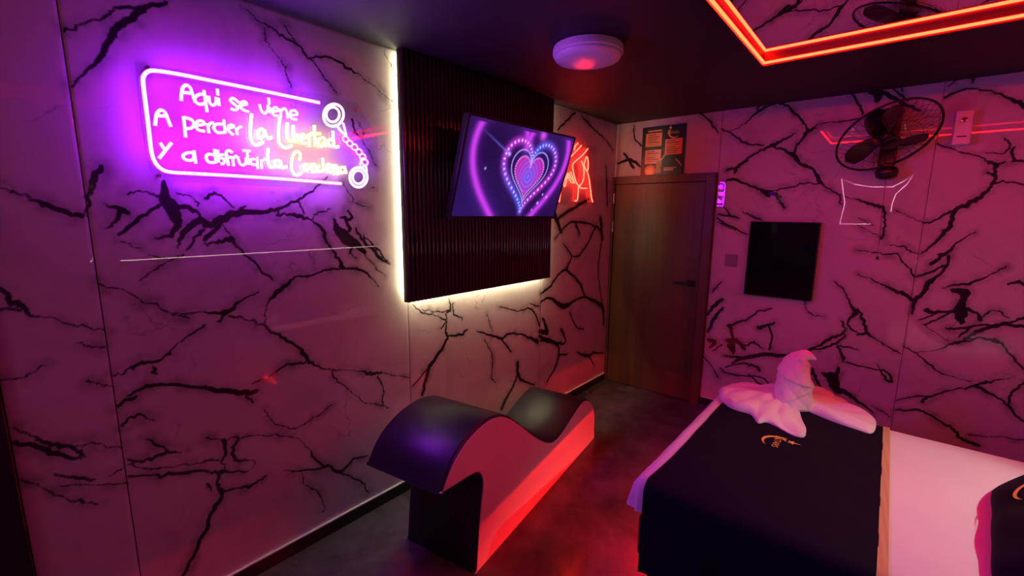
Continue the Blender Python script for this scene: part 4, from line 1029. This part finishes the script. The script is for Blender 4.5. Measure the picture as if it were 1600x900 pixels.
def duvet_mesh():
    """rounded superellipse-like cover with wavy hem, hugging the mattress on three sides"""
    g = G(); cx0, cx1 = BX0, BX1; R0 = 0.05
    # outline of the cover (foot corners rounded), walked from head/near to head/far
    out = []
    n = 40
    for k in range(n): out.append((cx1-(cx1-cx0-R0)*k/n, BY0, 0, -1))
    for k in range(9):
        a = math.pi/2*k/8; out.append((cx0+R0-R0*math.sin(a), BY0+R0-R0*math.cos(a), -math.sin(a), -math.cos(a)))
    n2 = 110
    for k in range(1, n2): out.append((cx0, BY0+R0+(BY1-BY0-2*R0)*k/n2, -1, 0))
    for k in range(9):
        a = math.pi/2*k/8; out.append((cx0+R0-R0*math.cos(a), BY1-R0+R0*math.sin(a), -math.cos(a), math.sin(a)))
    for k in range(1, n+1): out.append((cx0+R0+(cx1-cx0-R0)*k/n, BY1, 0, 1))
    rings_ = []
    levels = [(0.048, 0.0), (0.030, 0.006), (0.014, 0.020), (0.004, 0.042), (0.0, 0.075), (-0.002, 0.10), (-0.004, 0.135)]
    for ins, dz in levels:
        r = []
        for i, (x, y, nx_, ny_) in enumerate(out):
            t = dz/0.135
            corner = math.exp(-((x-cx0)**2+(y-BY0)**2)/0.03)
            wob = (0.006*math.sin(i*0.55)+0.004*math.sin(i*0.23+1))*t*t + corner*t*(0.016*math.sin(i*1.25)+0.014)
            wob *= max(0.0, -nx_)
            zz = BZ-dz-(0.008*math.sin(i*0.31)*t) - corner*t*0.01
            ii = ins
            xx = x-nx_*ii+nx_*wob; yy = y-ny_*ii+ny_*wob
            r.append((min(xx, cx1), yy, zz))
        rings_.append(r)
    m_ = len(out)
    vs = [p for r in rings_ for p in r]
    fs = [(k*m_+i, k*m_+i+1, (k+1)*m_+i+1, (k+1)*m_+i) for k in range(len(rings_)-1) for i in range(m_-1)]
    o0 = len(vs)
    # top field
    NXT, NYT = 30, 24
    fs.append(tuple(range(m_)))
    return g.add(vs, fs)
dv = single('bed_sheet', duvet_mesh(), MT['sheet'], (2.2, 2.3, 0.40), 'white sheet covering the bed', 'bed sheet', auto=60)
# bed runner
RX0, RX1 = 1.396, 2.128
def runner_mesh(x0, x1, lift, slant=0.0):
    g = G(); rows = []; nx_ = 24
    for i in range(nx_+1):
        t = i/nx_; pts = []
        def X_(yv): 
            xx = x0+(x1-x0)*t
            if slant: xx -= slant*(1-t)*max(0.0, min(1.0, (1.95-yv)/0.30))
            return xx
        zt = BZ+lift
        fl = 0.010*math.sin(t*17)+0.006*math.sin(t*31+1)
        for k in range(12, 0, -1):
            s_ = k/12; yv = BY0-0.012-lift-0.012*s_+fl*s_
            pts.append((X_(1.5), yv, zt-0.05-(zt-0.05-0.14)*s_))
        for k in range(7):
            a = math.pi/2*k/6; yv = BY0-0.012-lift+0.05*(1-math.cos(a)); pts.append((X_(1.6), yv, zt-0.05+0.05*math.sin(a)))
        for k in range(1, 30):
            yv = BY0+0.045+(BY1-BY0-0.09)*k/30; pts.append((X_(yv), yv, zt+0.0012*math.sin(yv*23+t*9)+0.0012))
        for k in range(7):
            a = math.pi/2*(1-k/6); yv = BY1+0.012+lift-0.05*(1-math.cos(a)); pts.append((X_(yv), yv, zt-0.05+0.05*math.sin(a)))
        for k in range(1, 9):
            s_ = k/8; pts.append((X_(3), BY1+0.012+lift+0.01*s_-fl*s_, zt-0.05-(zt-0.05-0.14)*s_))
        rows.append(pts)
    m_ = len(rows[0]); vs = [p for r in rows for p in r]
    fs = [(i*m_+j, (i+1)*m_+j, (i+1)*m_+j+1, i*m_+j+1) for i in range(nx_) for j in range(m_-1)]
    return g.add(vs, fs)
rn = thing('bed_runner', ((RX0+RX1)/2, 2.3, 0.14), 'navy bed runner with tan edging and gold emblem across the foot of the bed', 'bed runner')
part('runner_cloth', runner_mesh(RX0, RX1, 0.003, 0.016), MT['navy'], rn, smooth=True)
part('edge_piping', runner_mesh(RX1-0.002, RX1+0.026, 0.0042), MT['piping'], rn, smooth=True, label='tan cloth edging')
lg = onflat(1211, 691, BZ+0.005)
logo(rn, (lg[0]+0.005, lg[1], BZ+0.005), (0, -1, 0), (1, 0, 0), (0, 0, 1), 0.116, MT['gold'], 0.0012, 'emblem')

# propped pillow with the same emblem
pl = thing('navy_pillow', (2.62, 2.16, BZ+0.004), 'navy pillow with gold emblem leaning on the white sheet', 'pillow')
ang = math.radians(47)
pu = np.array([0.116, 0.993, 0]); pv = np.array([0.993*math.cos(ang), -0.116*math.cos(ang), math.sin(ang)]); pn = np.cross(pu, pv)
if pn[0] > 0: pn = -pn
LPx, LPy, TH = 0.72, 0.46, 0.075
pc0 = np.array([2.415, 2.165, BZ+0.012]) + pv*LPy/2 + pn*(-TH*0.45)
def pillow_mesh():
    g = G(); n = 26; vs = []
    for side in (1, -1):
        for i in range(n+1):
            for j in range(n+1):
                a, b = 2*i/n-1, 2*j/n-1
                hgt = ((1-abs(a)**3.2)*(1-abs(b)**3.2))
                hgt = max(0, hgt)**0.42
                pinch = 1-0.055*(abs(a)**2*(1-abs(b)**2)*0+abs(b)**2*(1-a*a)*1.0+0)
                ca = a*(1-0.05*(1-b*b)**1); cb = b*(1-0.05*(1-a*a))
                wr_ = 0.004*math.sin(a*9+b*4)*hgt
                q = pc0+pu*ca*LPx/2*1.02+pv*cb*LPy/2*1.02+pn*side*(TH*hgt*0.95+0.004+wr_); q[2] = max(q[2], BZ+0.003); vs.append(q)
    N1 = (n+1)*(n+1); fs = []
    for i in range(n):
        for j in range(n):
            q = (i*(n+1)+j, (i+1)*(n+1)+j, (i+1)*(n+1)+j+1, i*(n+1)+j+1)
            fs.append(q); fs.append(tuple(N1+k for k in q[::-1]))
    bd = [i*(n+1) for i in range(n+1)]+[n*(n+1)+j for j in range(1, n+1)]+[i*(n+1)+n for i in range(n-1, -1, -1)]+[j for j in range(n-1, 0, -1)]
    for k in range(len(bd)):
        a, b = bd[k], bd[(k+1) % len(bd)]; fs.append((a, b, N1+b, N1+a))
    return g.add(vs, fs)
part('pillow_cover', pillow_mesh(), MT['navy'], pl, smooth=True, fixn=True)
lp = pc0+pn*(TH*0.95+0.008)
logo(pl, lp+pv*(-0.045)+pu*(0.06), -pu, pv, pn, 0.116, MT['gold'], 0.001, 'emblem')

# ------------------------------------------------------------------ FOLDED TOWEL SWAN
TZ = BZ+0.006
tw = thing('towel_swan', tuple(onflat(1246, 636, TZ)), 'pink lit white towel folded like a swan on the runner', 'towel')
def patch(outline, center, H, famp, nf, seed, zb=TZ+0.002, step=0.0075):
    """spread towel cloth: outline on the bed, height grows inward, radial folds run out from the centre"""
    r2 = np.random.default_rng(seed); ph = r2.uniform(0, 6.28, 4)
    O = np.array(catmull([np.array(onflat(a, b, zb)[:2]) for a, b in outline], 8, True)); n = len(O)
    c = np.array(onflat(*center, zb)[:2]); mn, mx = O.min(0), O.max(0); inner = []
    A, B = O, np.roll(O, -1, 0)
    def edge_d(p):
        d = B-A; t = np.clip(((p-A)*d).sum(1)/((d*d).sum(1)+1e-12), 0, 1); q = A+t[:, None]*d
        return np.hypot(*(p-q).T).min()
    def isin(p):
        k = False
        for a, b in zip(A, B):
            if (a[1] > p[1]) != (b[1] > p[1]) and p[0] < (b[0]-a[0])*(p[1]-a[1])/(b[1]-a[1])+a[0]: k = not k
        return k
    for x in np.arange(mn[0], mx[0], step):
        for y in np.arange(mn[1], mx[1], step):
            p = np.array([x, y])+r2.normal(size=2)*step*0.12
            if isin(p) and edge_d(p) > step*0.5: inner.append(p)
    pts = [Vector(p) for p in O]+[Vector(p) for p in inner]
    r = delaunay_2d_cdt(pts, [(i, (i+1) % n) for i in range(n)], [], 1, 1e-7)
    V = r[0]; vs = []; edge = []
    for v, og in zip(V, r[3]):
        p = np.array(v[:]); on = bool(og) and og[0] < n
        d = 0.0 if on else edge_d(p)
        a = math.atan2(p[1]-c[1], p[0]-c[0]); rad = np.hypot(*(p-c))
        fold = abs(math.sin(a*nf+ph[0]+rad*6))**1.5*math.sin(a*nf*0.5+ph[1])+0.5*abs(math.sin(a*nf*1.9+ph[2]-rad*14))
        lip = 0.006+0.006*max(0.0, math.sin(a*nf*1.3+ph[3]))
        h = lip+H*(1-math.exp(-d/0.028))*(0.55+0.45*math.exp(-rad/0.14))+famp*fold*min(1, d/0.02+0.15)
        vs.append((p[0], p[1], zb+max(0.004, h)))
    fs = [tuple(f) for f in r[2]]; b0 = len(vs)
    idx = {}
    for i, og in enumerate(r[3]):
        for o_ in og:
            if o_ < n: idx[o_] = i
    for k in range(n): q = vs[idx[k]]; vs.append((q[0], q[1], zb-0.001))
    fs += [(idx[k], idx[(k+1) % n], b0+(k+1) % n, b0+k) for k in range(n)]
    return G().add(vs, fs)
part('wing', patch([(1128, 608), (1165, 603), (1212, 612), (1242, 622), (1248, 640), (1252, 656), (1259, 672), (1256, 683), (1238, 680), (1214, 667), (1197, 660), (1184, 661), (1173, 648), (1150, 641), (1136, 634), (1124, 621)],
                   (1246, 630), 0.032, 0.024, 5.0, 3), MT['towel'], tw, smooth=True, fixn=True)
part('wing', patch([(1240, 612), (1270, 612), (1300, 622), (1335, 636), (1362, 653), (1369, 664), (1362, 677), (1338, 671), (1300, 658), (1268, 645), (1243, 634)],
                   (1243, 622), 0.044, 0.018, 6.0, 5), MT['towel'], tw, smooth=True, fixn=True)
def swan_body():
    base = onflat(1243, 636, TZ); yb = base[1]
    def at(px, py): return onp(px, py, 1, yb)
    path = [at(1242, 640), at(1240, 625), at(1239, 608), at(1240, 590), at(1244, 574), at(1250, 562), at(1258, 556), at(1267, 557), at(1275, 562)]
    rad = [0.088, 0.096, 0.093, 0.086, 0.074, 0.056, 0.036, 0.021, 0.005]
    P = catmull(path, 10); Rr = [float(r[0]) for r in catmull([(r,) for r in rad], 10)]
    N = len(P); n = 72; g = G(); vs = []
    ey = np.array([0, 1.0, 0])
    for i in range(N):
        T = P[min(i+1, N-1)]-P[max(i-1, 0)]; T = T/np.linalg.norm(T)
        u = ey-T*(ey@T); u /= np.linalg.norm(u); w2 = np.cross(u, T)
        s_ = i/(N-1)
        for k in range(n):
            a = 2*math.pi*k/n
            sp1 = ((a/(2*math.pi)+s_*3.4) % 1.0)          # wrapped layers: a spiral step
            sp2 = ((-a/(2*math.pi)+s_*2.1+0.4) % 1.0)
            st = 0.17*(1-sp1)**1.4*(1-s_*0.6)+0.09*(1-sp2)**2
            f2 = 0.05*math.sin(3*a+s_*9)-0.07*abs(math.sin(2.5*a-s_*13+0.6))**6-0.05*abs(math.sin(4*a+s_*17))**8
            q = P[i]+Rr[i]*(0.93+st+f2)*(math.cos(a)*w2+math.sin(a)*u*0.85); q[2] = max(q[2], TZ+0.002); vs.append(q)
    fs = [(i*n+k, i*n+(k+1) % n, (i+1)*n+(k+1) % n, (i+1)*n+k) for i in range(N-1) for k in range(n)]
    fs.append(tuple(range(n))[::-1]); fs.append(tuple((N-1)*n+k for k in range(n)))
    return g.add(vs, fs)
part('body', swan_body(), MT['towel'], tw, smooth=True, fixn=True)

# ------------------------------------------------------------------ WHITE NEON ON THE WALL BEHIND (seen mirrored in the door wall)
bn = thing('neon_sign', (1.8, YB, 1.5), 'white neon outline on the wall behind the viewer, mirrored in the door wall', 'neon sign')
def BNp(px, py):
    d = ray(px, py); t = (2*YD-(YB+0.03)-CAM[1])/d[1]; q = CAM+t*d
    return np.array([q[0], YB+0.03, q[2]])
for s in ([(1360, 350), (1312, 350), (1320, 318), (1315, 279), (1335, 288), (1362, 292), (1395, 292), (1412, 283), (1427, 273), (1418, 287), (1400, 303), (1394, 318), (1392, 331)],):
    flex(part('neon_line', G().tube([BNp(*p) for p in s], 0.0048, 10), MT['neon_w'], bn, smooth=True), 0.45, 1, 1)
part('standoff', G().tube([(1.75, YB, BNp(1380, 292)[2]), (1.75, YB+0.03, BNp(1380, 292)[2])], 0.006, 8), MT['chrome'], bn)
